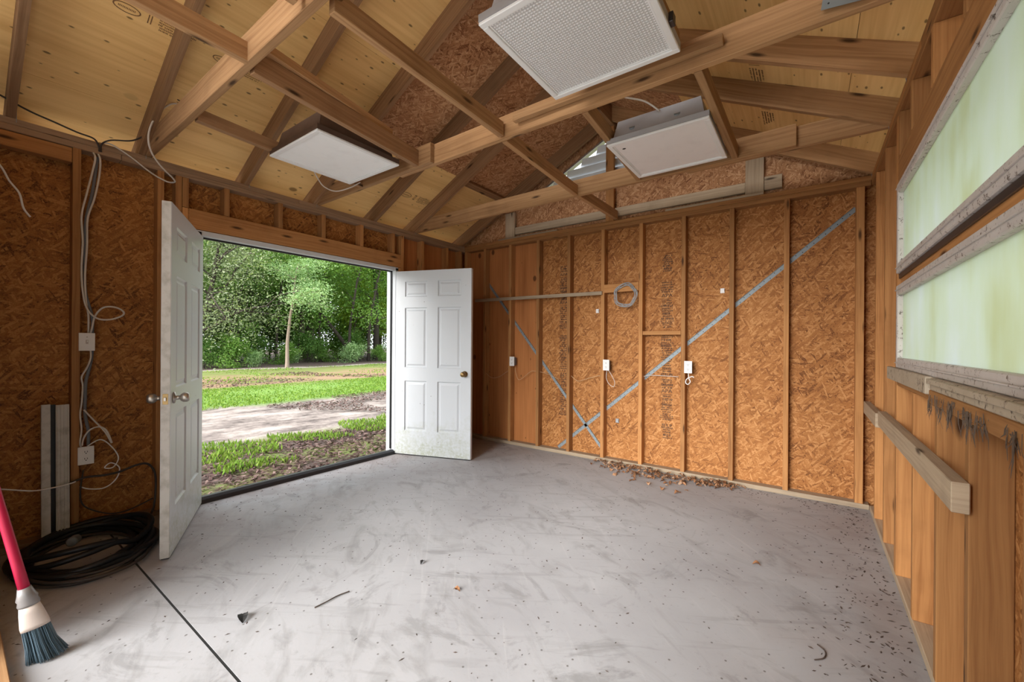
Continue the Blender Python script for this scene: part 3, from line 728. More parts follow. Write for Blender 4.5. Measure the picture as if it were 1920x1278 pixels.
for k in range(5):
    p = Vector((-.05 + k * .025, .0225, .032 - k * .0035 + (.008 if k % 2 else -.008))); v, f = tube_geo([p, p + Vector((0, .001, 0))], .0035, 8); mesh_obj('nail_hole', v, f, M_slot, pl)

# ------------------------------------------------------------------ straps, wire coil, boxes on the back wall
def strap(label, p0, p1):
    s_ = empty('brace_strap', ((p0[0]+p1[0])/2, YB + .087, (p0[1]+p1[1])/2)); tag(s_, label, 'metal strap', 'diagonal brace straps')
    c = Vector(((p0[0]+p1[0])/2, 0, (p0[1]+p1[1])/2)); a, b = Vector((p0[0], 0, p0[1])) - c, Vector((p1[0], 0, p1[1])) - c
    beam('strap_web', M_galv, s_, a, b, .0014, .034, .0002, up=(0, 0, 1))
    d = (b - a).normalized(); nrm = Vector((-d.z, 0, d.x))
    beam('strap_fold', M_galv, s_, a + nrm * .017 + Vector((0, -.006, 0)), b + nrm * .017 + Vector((0, -.006, 0)), .010, .0014, .0002, up=tuple(nrm))
    n = int((b - a).length / .05)
    V, Fc = [], []
    for k in range(n):
        p = a + d * (.03 + k * .05) + nrm * (.006 if k % 2 else -.006); v, f = tube_geo([p + Vector((0, -.0012, 0)), p + Vector((0, -.0008, 0))], .004, 6); o = len(V); V += v; Fc += [[q + o for q in g] for g in f]
    h = mesh_obj('nail_hole_row', V, Fc, M_slot, s_); h['kind'] = 'stuff'
    return s_
strap('galvanised strap slanting down to the right on the left half of back wall', (-3.42, 2.02), (-1.82, .11))
strap('long galvanised strap rising to the upper right corner of back wall', (-2.36, .045), (.285, 2.315))
cp = []
for k in range(5 * 24 + 1):
    a = k / 24 * 2 * math.pi; r = .108 + .014 * math.sin(k * .37) + .005 * math.cos(k * 1.3)
    cp.append((r * math.cos(a), -.004 * math.sin(k * .21), r * 1.02 * math.sin(a)))
coil = empty('wire_coil', (-1.536, YB - .016, 1.742)); tag(coil, 'grey wire coil hanging from a block on the back wall', 'wire coil')
tube('wire', M_coil, coil, cp, .004, 5, 2)
for a0 in (.8, 3.4): tube('twist_tie', M_coil, coil, [(.108 * math.cos(a0) + .016 * math.cos(t), .014 * math.sin(t) * 1.2, .11 * math.sin(a0) + .016 * math.cos(t) * .3) for t in [k * .5 for k in range(14)]], .0025, 4, 2)
v, f = tube_geo([Vector((0, .05, .118)), Vector((0, -.02, .124))], .003, 6); mesh_obj('nail', v, f, M_galv, coil)

def outlet_box(label, x, z, face, holes, group='outlet boxes on the walls'):
    """face: 'B' box on the back wall studs, 'L' on the left wall"""
    o = empty('outlet_box' if holes != 'switch' else 'light_switch', (x, YB, z) if face == 'B' else (XD, x, z)); tag(o, label, 'outlet' if holes != 'switch' else 'switch', group)
    R = (lambda a, d, h: (a, -d, h)) if face == 'B' else (lambda a, d, h: (d, a, h))
    def bx(nm, m, a0, a1, d0, d1, h0, h1, b=.001):
        p, q = R(a0, d0, h0), R(a1, d1, h1); lo = [min(i, j) for i, j in zip(p, q)]; hi = [max(i, j) for i, j in zip(p, q)]
        return board(nm, m, o, lo[0], hi[0], lo[1], hi[1], lo[2], hi[2], b)
    bx('box_body', M_wiregrey if face == 'B' else M_plastic, -.026, .026, -.05, .003, -.048, .048)
    pw = .035 if face == 'B' else .037
    pl_ = bx('cover_plate', M_plastic, -pw, pw, .003, .009, -.057, .057, .002)
    if holes == 'switch':
        bx('switch_well', M_ferrule, -.006, .006, .009, .0098, -.013, .013, .0005); bx('toggle', M_plastic, -.0035, .0035, .0098, .018, -.002, .010); bx('screw', M_nickel, -.003, .003, .009, .0096, .028, .034, .0005)
    else:
        for dz in (.022, -.022):
            bx('receptacle', M_plastic, -.016, .016, .009, .0105, dz - .014, dz + .014, .0015)
            for da in (-.006, .006): bx('slot', M_slot, da - .0014, da + .0014, .0105, .0108, dz - .002, dz + .008, 0)
            bx('ground_hole', M_slot, -.0028, .0028, .0105, .0108, dz - .010, dz - .005, 0)
    for ch in list(o.children):                        # what sits on the plate is a piece of the plate
        if ch.name.split('.')[0] not in ('box_body', 'cover_plate'): ch.parent = pl_; ch.location = ch.location - pl_.location
    return o
outlet_box('small white outlet box on the stud nearest the open right door', -2.965, 1.022, 'B', 'outlet')
outlet_box('white outlet box on the back wall stud just left of the wire coil', -1.742, 1.02, 'B', 'outlet')
outlet_box('white outlet box under the long strap, rightmost on the back wall', -.928, 1.03, 'B', 'outlet')
outlet_box('white light switch on the left wall stud', .551, 1.232, 'L', 'switch')
outlet_box('white double outlet low on the left wall above the black hose', .55, .505, 'L', 'outlet')
# loose wires by the boxes
def wire(name, label, mat, pts, r, cat='wire', group=None, seg=6):
    o = tube(name, mat, None, pts, r, seg, 6); tag(o, label, cat, group); return o
yw = YB + .025
wire('tan_wire', 'thin tan wire sagging through the studs left of the first outlet', M_wiretan, [(-3.46, yw, .90), (-3.35, yw, .82), (-3.27, yw, .80), (-3.16, yw, .83), (-3.07, yw, .885), (-2.99, YB + .05, .93)], .0028)
wire('tan_wire', 'thin tan wire dipping right of the first outlet box', M_wiretan, [(-2.95, YB + .045, .965), (-2.93, yw, .89), (-2.885, yw, .80), (-2.80, yw, .84), (-2.72, yw, .90), (-2.66, yw, .915), (-2.5, YB + .05, .89), (-2.34, YB + .06, .83)], .0028)
wire('tan_wire', 'thin tan wire crossing the bay left of the middle outlet', M_wiretan, [(-2.17, yw, .885), (-2.11, yw, .84), (-2.06, yw, .832), (-1.95, yw, .87), (-1.82, yw, .905)], .0028)
wire('wire_tail', 'pale wire loop hanging below the middle back wall outlet', M_wirewhite, [(-1.735, YB - .004, .962), (-1.735, YB - .012, .88), (-1.70, YB - .014, .82), (-1.655, YB - .01, .80), (-1.645, YB - .01, .85), (-1.69, YB - .004, .93), (-1.72, YB + .002, .965)], .003)
wire('tan_wire', 'thin pale wire running across the bay beside the long strap', M_wirewhite, [(-1.40, YB + .06, .905), (-1.30, YB + .055, .93), (-1.15, YB + .06, .932), (-1.03, YB + .06, .93)], .003)
wire('wire_tail', 'curled white wire end below the rightmost back wall outlet', M_plastic, [(-.925, YB - .004, .97), (-.92, YB - .014, .93), (-.905, YB - .02, .895), (-.925, YB - .022, .87), (-.945, YB - .02, .885), (-.935, YB - .018, .92), (-.89, YB - .02, .945), (-.875, YB - .02, .935)], .0045)
for lab, (x, z), m in (('small white plastic clip on the strand board above the long strap', (-.655, 1.736), M_plastic), ('small white clip below the ledger strip on strand board', (-1.882, 1.60), M_plastic), ('small grey knob on strand board right of the crossing straps', (-1.649, .433), M_coil)):
    t = empty('cable_clip', (x, YB + SD, z)); tag(t, lab, 'clip', 'clips on the strand board')
    board('clip_base', m, t, -.018, .018, -.012, -.0005, -.022, .022, .003); board('clip_arm', m, t, -.008, .016, -.020, -.012, -.012, .014, .002)

# cables on the left wall
xl = XD + .016
wire('white_cable', 'white cable dropping from the plate to the switch with a side loop', M_wirewhite, [(XD - .01, .575, 2.46), (xl, .582, 2.42), (xl, .572, 2.34), (xl, .545, 2.18), (xl, .522, 2.03), (xl, .528, 1.87), (xl, .523, 1.70), (xl + .005, .528, 1.56), (xl + .01, .545, 1.45), (xl + .02, .59, 1.385), (xl + .025, .655, 1.38), (xl + .03, .712, 1.41), (xl + .03, .712, 1.44), (xl + .03, .67, 1.462), (xl + .02, .62, 1.455), (xl + .008, .585, 1.40), (xl, .572, 1.32), (XD - .01, .568, 1.285)], .0055)
wire('white_cable', 'second white cable beside the stud, straight down to the switch', M_wirewhite, [(XD - .01, .598, 2.46), (xl, .605, 2.41), (xl, .600, 2.30), (xl, .578, 2.15), (xl - .004, .55, 2.02), (xl - .006, .548, 1.85), (xl - .006, .540, 1.65), (xl - .006, .545, 1.5), (xl - .004, .556, 1.40), (XD - .012, .56, 1.285)], .0055)
wire('grey_cable', 'dark grey cable running down the left wall past the switch', M_wiregrey, [(XD - .03, .60, 2.44), (XD - .02, .575, 2.2), (XD - .012, .545, 2.0), (XD - .01, .54, 1.75), (XD - .008, .545, 1.55), (XD - .006, .575, 1.40), (XD - .012, .578, 1.30), (XD - .02, .578, 1.16), (XD - .008, .568, 1.08), (XD + .004, .548, .98), (XD + .006, .545, .88), (XD + .006, .545, .77), (XD + .006, .560, .66), (XD - .01, .562, .565)], .009)
wire('white_cable', 'white cable from the switch down to the low outlet', M_wirewhite, [(XD - .012, .57, 1.18), (xl, .567, 1.13), (xl, .552, 1.07), (xl, .527, 1.01), (xl, .532, .95), (xl, .528, .85), (xl, .521, .77), (xl, .528, .68), (xl, .522, .60), (XD - .01, .53, .56)], .005)
wire('white_cable', 'loose white cable looping beside the low outlet', M_wirewhite, [(xl, .538, .80), (xl + .02, .58, .73), (xl + .03, .63, .65), (xl + .035, .662, .57), (xl + .035, .65, .62), (xl + .03, .632, .665), (xl + .025, .60, .685), (xl + .02, .56, .668), (xl + .015, .535, .62), (xl + .01, .53, .575)], .005)
wire('white_cable', 'thin white cord drooping in big loops below the low outlet', M_plastic, [(xl, .555, .565), (xl + .02, .61, .60), (xl + .03, .66, .55), (xl + .035, .695, .47), (xl + .035, .67, .41), (xl + .03, .63, .415), (xl + .03, .66, .44), (xl + .035, .70, .40), (xl + .035, .685, .33), (xl + .03, .63, .285), (xl + .02, .56, .295), (xl + .01, .52, .32)], .0035)
wire('black_power_cable', 'black cord arching from the stud to the floor behind left door', M_wiredark, [(xl + .02, .47, .35), (xl + .03, .54, .375), (xl + .04, .62, .37), (xl + .045, .70, .375), (xl + .05, .78, .40), (xl + .05, .84, .395), (xl + .05, .878, .33), (xl + .05, .885, .22), (xl + .06, .87, .08), (xl + .08, .83, .02)], .007)
wire('black_power_cable', 'thin black cord sagging just above the hose pile', M_wiredark, [(xl + .02, .535, .42), (xl + .03, .52, .30), (xl + .03, .53, .21), (xl + .035, .58, .155), (xl + .04, .66, .11), (xl + .04, .74, .105), (xl + .045, .82, .13), (xl + .05, .87, .15)], .0045)
wire('white_cable', 'thin white cord strung low across the left wall edge', M_plastic, [(xl + .045, .02, .43), (xl + .05, .12, .41), (xl + .05, .20, .40), (xl + .05, .32, .357), (xl + .05, .40, .352), (xl + .045, .47, .356), (xl + .03, .50, .36)], .004)
wire('coax_cable', 'cut white cable end dangling at the far left edge', M_plastic, [(XD + .02, .05, 2.44), (XD + .06, .12, 2.32), (XD + .09, .192, 2.215), (XD + .09, .225, 2.14), (XD + .09, .262, 2.08), (XD + .09, .278, 2.0), (XD + .088, .304, 1.955)], .0055)
wire('dark_cable', 'dark cable sagging over the left top plate from the image edge', M_wiredark, [(XD + .03, -.05, 2.70), (XD + .02, .10, 2.66), (XD + .02, .194, 2.632), (XD + .02, .30, 2.592), (XD + .02, .40, 2.57), (XD + .014, .50, 2.55), (XD + .008, .575, 2.542), (XD + .006, .60, 2.50), (XD + .006, .602, 2.47)], .0055)
wire('dark_cable', 'dark cable from the plate up along the second rafter', M_wiredark, [(XD + .006, .61, 2.47), (XD + .01, .612, 2.52), (XD + .05, .65, 2.55), (XD + .06, .75, 2.585), (XD + .08, .82, 2.65), (XD + .10, .86, 2.70)], .005)
wire('white_cable', 'white cable loop hanging beside the joist at the left plate', M_wirewhite, [(XD + .34, .99, 2.86), (XD + .30, .94, 2.845), (XD + .30, .885, 2.81), (XD + .29, .825, 2.72), (XD + .27, .79, 2.60), (XD + .25, .80, 2.50), (XD + .2, .86, 2.43), (XD + .12, .955, 2.385), (XD + .07, .975, 2.375), (XD + .03, .94, 2.38), (XD + .02, .86, 2.415), (XD + .015, .75, 2.49), (XD + .012, .66, 2.535), (XD + .008, .615, 2.53)], .0055)
wire('dark_cable', 'thin dark cable draped below the roof to the brown-housed light', M_wiredark, [(-3.30, .885, 2.79), (-3.30, 1.05, 2.74), (-3.28, 1.2, 2.70), (-3.26, 1.40, 2.655), (-3.2, 1.55, 2.62), (-3.12, 1.75, 2.60), (-3.02, 1.88, 2.62)], .004)
wire('white_cable', 'pale cable drooping below the brown-housed light', M_wirewhite, [(-3.03, 1.62, 2.56), (-3.06, 1.68, 2.50), (-3.10, 1.76, 2.46), (-3.10, 1.86, 2.455), (-3.04, 1.95, 2.50), (-2.98, 2.0, 2.545)], .0045)
wire('white_cable', 'short pale cable behind the grey-housed light', M_wirewhite, [(-1.02, 2.14, 2.68), (-.95, 2.2, 2.685), (-.88, 2.3, 2.665), (-.8, 2.42, 2.67), (-.74, 2.52, 2.64)], .0055)

# white trim off-cuts leaning in the left wall bay
tr1 = empty('trim_strip', (XD + .004, .377, .0)); tag(tr1, 'flat off-white trim strip leaning against the left wall', 'trim strip', 'trim off-cuts in the left wall bay')
beam('strip', M_vinyl, tr1, (.045, 0, .039), (-.006, 0, .85), .040, .012, up=(1, 0, .06)); beam('return_lip', M_vinyl, tr1, (.052, -.018, .039), (.001, -.018, .85), .004, .020, up=(1, 0, .06))
tr2 = empty('soffit_strip', (XD + .004, .447, .0)); tag(tr2, 'ribbed grey-white vinyl strip leaning beside the left stud', 'vinyl strip', 'trim off-cuts in the left wall bay')
beam('strip', M_vinyl, tr2, (.045, 0, .039), (-.006, 0, .842), .058, .008, up=(1, 0, .06))
for k in range(4): beam('rib', M_vinyl, tr2, (.051, -.022 + k * .0147, .04), (.0, -.022 + k * .0147, .841), .006, .009, up=(1, 0, .06))
tr3 = empty('gap_shade_strip', (XD - .03, .41, .0)); tag(tr3, 'narrow dark strip standing in for the shaded gap between the leaning trim pieces', 'dark strip')  # dark strip in place of the shaded gap between the trim pieces
beam('strip', M_black, tr3, (.050, 0, .039), (.01, 0, .845), .022, .006, up=(1, 0, .06)); beam('lip', M_black, tr3, (.054, .009, .039), (.014, .009, .845), .003, .008, up=(1, 0, .06))

# black hose coiled on the floor, broom, lumber
hp = []
cx_, cy_ = -3.42, .47
spec = [(.33, .27, 0, 0), (.30, .30, .03, .06), (.36, .25, -.02, -.02), (.27, .24, .05, .08), (.34, .29, .0, .03), (.24, .28, -.03, .05)]
ks = 20
for i, (a, b, ox, oy) in enumerate(spec):
    na, nb, nx, ny = spec[min(i + 1, len(spec) - 1)]
    for k in range(ks):
        t = k / ks; th_ = 2 * math.pi * t + .6
        A, B, OX, OY = a + (na-a)*t, b + (nb-b)*t, ox + (nx-ox)*t, oy + (ny-oy)*t
        hp.append((max(XD + .035, cx_ + OX + A * math.cos(th_)), cy_ + OY + B * math.sin(th_), .018 + .017 * i * (.55 + .45 * math.sin(th_ * 1.5 + i)) + .004))
hp = [(x, min(y, 1.09 - (x - XD) * .49 - .05), z) for x, y, z in hp]
hose = empty('black_hose', (cx_, cy_, 0)); tag(hose, 'loosely coiled thick black hose on the floor behind the left door', 'hose')
tube('hose_coil', M_black, hose, [(x - cx_, y - cy_, z) for x, y, z in hp], .0165, 8, 3)
hend = hp[-1]; e0 = Vector((hend[0] - cx_, hend[1] - cy_, hend[2]))
M = Matrix.Translation((-.05, .0, .085)) @ Matrix.Rotation(1.45, 4, 'Y') @ Matrix.Rotation(.4, 4, 'X')
lathe('coupling', M_wiregrey, hose, [(.001, 0), (.024, 0), (.026, .008), (.022, .012), (.022, .05), (.026, .054), (.026, .066), (.018, .07), (.001, .07)], M, 14)
hp2 = []
for k in range(58):
    th_ = k / 20 * 2 * math.pi + 2.2; r = .34 + .05 * math.sin(k * .23)
    x, y = -3.36 + r * math.cos(th_) * 1.05, .50 + r * .72 * math.sin(th_)
    hp2.append((max(XD + .03, x), min(y, 1.09 - (x - XD) * .49 - .06), .010 + .012 * (1 + math.sin(th_ * .7))))
wire('black_cable', 'thin black cable wound in loose rings over the hose', M_wiredark, hp2, .0085, 'cable')

br = empty('broom', (-2.41, .245, 0)); tag(br, 'red-handled broom with blue-grey bristles standing at the left edge', 'broom')
ax = (Vector((-2.46, .134, .614)) - Vector((-2.41, .245, 0))).normalized(); P0 = Vector((0, 0, 0))
v, f = tube_geo([P0 + ax * t for t in (.285, .4, .8, 1.22)], [.0165, .0155, .0145, .0145], 14); mesh_obj('handle', v, f, M_red, br, smooth=True)
side = Vector((.25, .968, 0)); side = (side - ax * side.dot(ax)).normalized(); dep = ax.cross(side)
def oval(name, mat, secs, seg=18):
    vs_, fs = [], []
    for t, a, b in secs:
        for k in range(seg):
            q = 2 * math.pi * k / seg; vs_.append(P0 + ax * t + side * (a * math.cos(q)) + dep * (b * math.sin(q)))
    for i in range(len(secs) - 1):
        for k in range(seg): fs.append([i*seg+k, i*seg+(k+1) % seg, (i+1)*seg+(k+1) % seg, (i+1)*seg+k])
    fs += [list(range(seg))[::-1], [(len(secs)-1)*seg+k for k in range(seg)]]
    return mesh_obj(name, vs_, fs, mat, br, smooth=True)
oval('ferrule', M_ferrule, [(.135, .040, .017), (.15, .040, .018), (.20, .033, .020), (.232, .027, .021)])
oval('tape_wrap', M_tape, [(.228, .029, .022), (.236, .031, .024), (.25, .027, .0225), (.258, .030, .024), (.275, .024, .022), (.30, .0185, .0185)])
V, Fc = [], []
for k in range(420):
    a = random.uniform(0, 2 * math.pi); r = math.sqrt(random.random())
    s0, d0 = .037 * r * math.cos(a), .015 * r * math.sin(a); fl = random.uniform(.9, 1.15)
    s1, d1_ = s0 * 1.5 * fl + .008, d0 * 2.2 * fl + random.uniform(-.004, .004); L = random.uniform(0, .012)
    pth = [P0 + ax * .14 + side * s0 + dep * d0, P0 + ax * .07 + side * (s0 * .7 + s1 * .3) + dep * (d0 * .6 + d1_ * .4), P0 + ax * L + side * s1 + dep * d1_]
    for p in pth:
        if p.z < .002: p.z = .002
    v, f = tube_geo(pth, [.0016, .0015, .0011], 3); o = len(V); V += v; Fc += [[q + o for q in g] for g in f]
bro = mesh_obj('bristles', V, Fc, M_bristle, br); bro['kind'] = 'stuff'
lm = board('floor_lumber', M_joist, None, -2.95, -1.95, .062, .151, .0, .038, .003); tag(lm, 'pale pine board lying on the floor at the bottom left corner', 'board')

# ------------------------------------------------------------------ stamps printed on the panels
def text_geo(txt, size):
    c = bpy.data.curves.new('t', 'FONT'); c.body = txt; c.size = size; c.align_x = 'CENTER'; c.resolution_u = 2; c.extrude = 0
    o = bpy.data.objects.new('t', c); me = bpy.data.meshes.new_from_object(o)
    vs_ = [v.co.copy() for v in me.vertices]; fs = [list(p.vertices) for p in me.polygons]
    bpy.data.objects.remove(o); bpy.data.curves.remove(c); bpy.data.meshes.remove(me); return vs_, fs
def stamp_rows(w, h, seed, with_apa=True):
    """an ink stamp about (0,0): worn, unreadable print rows and the readable APA mark; 2-D quads (x, z)"""
    r = random.Random(seed); vs_, fs = [], []
    def q(x0, x1, z0, z1): b = len(vs_); vs_.extend([(x0, z0), (x1, z0), (x1, z1), (x0, z1)]); fs.append([b, b+1, b+2, b+3])
    z = h / 2
    while z > -h / 2 + .02:
        rh = r.choice((.012, .016, .016, .026)); rw = w * r.uniform(.6, 1.)
        if with_apa and abs(z - h * .24) < .022:
            tv, tf = text_geo('APA', .050); b = len(vs_)
            for t in tv: vs_.append((t.x * 1.15, z - .036 + t.y))
            fs.extend([[k + b for k in g] for g in tf]); z -= .052; q(-w * .42, w * .42, z - .004, z); z -= .012; with_apa = False; continue
        x = -rw / 2
        while x < rw / 2:
            gw = r.uniform(.006, .014)
            if r.random() < .86:
                q(x, x + gw * .5, z - rh, z - rh * r.uniform(0, .2))
                if r.random() < .7: q(x + gw * .35, x + gw * .85, z - rh * r.uniform(.35, .6), z - rh * r.uniform(.0, .3))
                if r.random() < .6: q(x + gw * .3, x + gw * .8, z - rh, z - rh * r.uniform(.75, .85))
            x += gw * 1.1
        z -= rh + r.uniform(.004, .010)
    return vs_, fs
def wall_stamp(parent, x, zc, w, h, seed, apa=True):
    vs_, fs = stamp_rows(w, h, seed, apa); y = YS0 - .0006
    loc = parent.location
    return mesh_obj('ink_stamp', [(x + a - loc.x, y - loc.y, zc + b - loc.z) for a, b in vs_], fs, M_ink, parent)
wall_stamp(pA, -2.305, 1.98, .10, .32, 1); wall_stamp(pA, -2.305, 1.62, .11, .44, 2); wall_stamp(pA, -2.295, 1.13, .13, .42, 3, False); wall_stamp(pA, -2.295, .66, .11, .5, 4)
wall_stamp(pB, -1.152, 2.03, .10, .19, 5, False); wall_stamp(pB, -1.150, 1.63, .125, .46, 6); wall_stamp(pB, -1.147, 1.14, .12, .44, 7, False); wall_stamp(pB, -1.147, .69, .125, .42, 8); wall_stamp(pB, -1.145, .38, .11, .16, 9, False)
# brown grade stamp on the left roof plywood
sv, sf = [], []
def sq(pts): b = len(sv); sv.extend(pts); sf.append(list(range(b, b + len(pts))))
N = 22
for k in range(N):                                     # oval mark
    a0, a1 = 2 * math.pi * k / N, 2 * math.pi * (k + 1) / N
    sq([(.065 * math.cos(a0), .030 * math.sin(a0)), (.065 * math.cos(a1), .030 * math.sin(a1)), (.058 * math.cos(a1), .025 * math.sin(a1)), (.058 * math.cos(a0), .025 * math.sin(a0))])
r_ = random.Random(3)
for k in range(12): sq([(-.04 + k * .0068, -.006), (-.04 + k * .0068 + .003, -.006), (-.04 + k * .0068 + .003, .007), (-.04 + k * .0068, .007)])
for row in range(5):
    x = .15
    while x < .36 - row * .02:
        g = r_.uniform(.004, .009); z = .035 - row * .017
        if r_.random() < .85: sq([(x, z - .011), (x + g * .6, z - .011), (x + g * .6, z - .011 * r_.uniform(0, .5)), (x, z)])
        x += g
for dx in (.098, .112): sq([(dx, -.03), (dx + .005, -.03), (dx + .005, .03), (dx, .03)])
def roof_stamp(side, x, y, s=1., flipy=1):
    g = lambda a, b: (x + b * s * .894 * (1 if side == 'L' else -1), y + a * s * flipy, (ZP + PITCH * ((x - XD) if side == 'L' else (XW - x)) + RV) + b * s * .447 - .0008)
    o = mesh_obj('grade_stamp', [g(a, b) for a, b in sv], sf, M_inkb, roof)
roof_stamp('L', -3.03, .59, .9); roof_stamp('L', -3.06, 1.05, .8); roof_stamp('L', -3.50, 2.9, 1.1); roof_stamp('R', -.28, 1.6, 1.2); roof_stamp('R', -.30, 2.9, 1.1); roof_stamp('R', -.28, 3.5, 1.1)

# ------------------------------------------------------------------ dead leaves and debris on the floor
def leaf_mesh(seed):
    r = random.Random(seed); L = .05; W = r.uniform(.012, .019); c = r.uniform(.004, .016); n = 5
    vs_, fs = [], []
    for i in range(n + 1):
        t = i / n; w = W * math.sin(math.pi * min(1, t * .94 + .03)) ** .8; zc = c * math.sin(math.pi * t) * r.uniform(.6, 1.2)
        x = (t - .5) * L
        vs_ += [(x, -w, zc + w * .5 + .002), (x, 0, zc + .001), (x, w, zc + w * r.uniform(.2, .7) + .002)]
    for i in range(n):
        for k in range(2): fs.append([i*3+k, i*3+k+1, (i+1)*3+k+1, (i+1)*3+k])
    me = bpy.data.meshes.new('dead_leaf'); me.from_pydata(vs_, [], fs); me.materials.append(M_leafdry); return me
LM = [leaf_mesh(i) for i in range(6)]
def leaf(x, y, z, s, rot, label, group):
    o = link(bpy.data.objects.new('dead_leaf', LM[random.randrange(6)])); o.location = (x, y, z); o.scale = (s, s, s); o.rotation_euler = rot; tag(o, label, 'leaf', group); return o
rl = random.Random(5)
for i in range(285):                                  # drift against the back wall plate
    t = rl.random() ** .9; x = -1.82 + 1.30 * t + rl.gauss(0, .05)
    w = .05 + .19 * math.sin(math.pi * min(1, max(0, (x + 1.9) / 1.5)))
    d = abs(rl.gauss(0, w * .62)) + .02
    y = YB - .01 - d
    leaf(x, y, .001 + max(0, .03 - d * .15) * rl.random(), rl.uniform(.55, 1.05), (rl.gauss(0, .35), rl.gauss(0, .3), rl.uniform(0, 6.3)), 'small dry brown leaf in the drift along the back wall', 'dead leaves drifted along the back wall')
for x, y, s, lab in ((-.89, 3.60, 1.2, 'orange-brown leaf lying just in front of the leaf drift'), (-2.052, .798, 1.5, 'dark crumpled leaf alone near the floor joint'), (-1.766, 1.597, .8, 'black curled leaf alone in mid floor'), (-1.43, 1.52, .8, 'thin brown leaf of the small cluster in mid floor'), (-.24, 2.70, .8, 'brown leaf on the right of the floor'), (-1.02, 3.62, 1.1, 'pale brown leaf left of the orange one before the drift')):
    o = leaf(x, y, .001, s, (0, 0, rl.uniform(0, 6)), lab, None)
    if 'dark' in lab or 'black' in lab: o.data = o.data.copy(); o.data.materials[0] = M_slot
o = tube('twig', M_debris, None, [(-1.866, 1.027, .004), (-1.86, 1.08, .006), (-1.862, 1.14, .005), (-1.849, 1.195, .005)], .003, 5); tag(o, 'thin dark twig on the floor left of centre', 'twig')
o = tube('twig', M_debris, None, [(.02, 2.02, .004), (.05, 2.05, .006), (.055, 2.10, .005), (.03, 2.13, .005)], .0025, 5); tag(o, 'thin curved twig on the floor near the window wall', 'twig')
V, Fc = [], []
def speck(x, y, s):
    a = rl.uniform(0, 6.3); l = s * rl.uniform(.6, 2.2); w = s * rl.uniform(.3, .7); h = s * rl.uniform(.2, .5)
    ca_, sa_ = math.cos(a), math.sin(a); b = len(V)
    for px, py, pz in ((-l, 0, 0), (0, -w, 0), (l, 0, 0), (0, w, 0), (0, 0, h)): V.append((x + px * ca_ - py * sa_, y + px * sa_ + py * ca_, pz + .0006))
    Fc.extend([[b, b+1, b+4], [b+1, b+2, b+4], [b+2, b+3, b+4], [b+3, b, b+4]])
for i in range(520): speck(rl.uniform(XD + .1, XW - .05), rl.uniform(.1, YB - .05), rl.uniform(.0025, .007))
for i in range(420): speck(XW - .02 - abs(rl.gauss(0, .16)), rl.uniform(1.6, YB - .03), rl.uniform(.003, .009))
for i in range(260): speck(rl.uniform(-1.9, .3), YB - .01 - abs(rl.gauss(0, .10)), rl.uniform(.003, .009))
for i in range(120): speck(XD + .05 + abs(rl.gauss(0, .25)), rl.uniform(DY0, DY1 + .3), rl.uniform(.004, .009))
db = mesh_obj('floor_debris', V, Fc, M_debris); tag(db, 'scattered dark crumbs and leaf bits over the concrete floor', 'debris', kind='stuff')

# ------------------------------------------------------------------ outside: ground, grass, litter
GZ_ = -.10
nx, ny = 90, 90
gx = np.linspace(-75, 45, nx); gy = np.linspace(-45, 75, ny)
GV = []; 
for y in gy:
    for x in gx:
        inside = XO0 - 2 < x < XO1 + 2 and GY0 - 2 < y < YO1 + 2
        GV.append((x, y, GZ_ + (0 if inside else .04 * math.sin(x * .8 + y * .3) * math.cos(y * .5))))
GF = [[j*nx+i, j*nx+i+1, (j+1)*nx+i+1, (j+1)*nx+i] for j in range(ny-1) for i in range(nx-1)]
gr = mesh_obj('ground', GV, GF, M_ground, smooth=True); tag(gr, 'sandy track and grass verge outside the doorway', 'ground', kind='structure')

def quads(name, P, U, Wv, tone, mat, parent=None, label=None, cat=None, kind=None):
    """many small diamond leaves: centres P, half axes U and Wv (n x 3 arrays), tone per leaf"""
    n = len(P); v = np.empty((n, 4, 3)); v[:, 0] = P - U; v[:, 1] = P + Wv; v[:, 2] = P + U; v[:, 3] = P - Wv
    me = bpy.data.meshes.new(name); me.vertices.add(n * 4); me.vertices.foreach_set('co', v.astype(np.float32).ravel())
    me.loops.add(n * 4); me.loops.foreach_set('vertex_index', np.arange(n * 4, dtype=np.int32))
    me.polygons.add(n); me.polygons.foreach_set('loop_start', np.arange(0, n * 4, 4, dtype=np.int32))
    a = me.attributes.new('tone', 'FLOAT', 'FACE'); a.data.foreach_set('value', tone.astype(np.float32))
    me.update(calc_edges=True); me.materials.append(mat)
    o = link(bpy.data.objects.new(name, me)); o.parent = parent
    if label: tag(o, label, cat, kind=kind)
    return o
def rand_dirs(n, flat=0.):
    d = rng.normal(size=(n, 3)); d[:, 2] *= (1 - flat); return d / np.linalg.norm(d, axis=1, keepdims=True)
def patch(n, x0, x1, y0, y1, keep=None):
    P = np.c_[rng.uniform(x0, x1, n), rng.uniform(y0, y1, n), np.full(n, GZ_)]
    if keep is not None: P = P[keep(P)]
    return P
def clump(P, f, t): return np.sin(P[:, 0] * f * 1.3 + 1.7) + np.sin(P[:, 1] * f + P[:, 0] * .6) + .8 * np.sin(P[:, 1] * f * 2.3 - P[:, 0] * f) > t
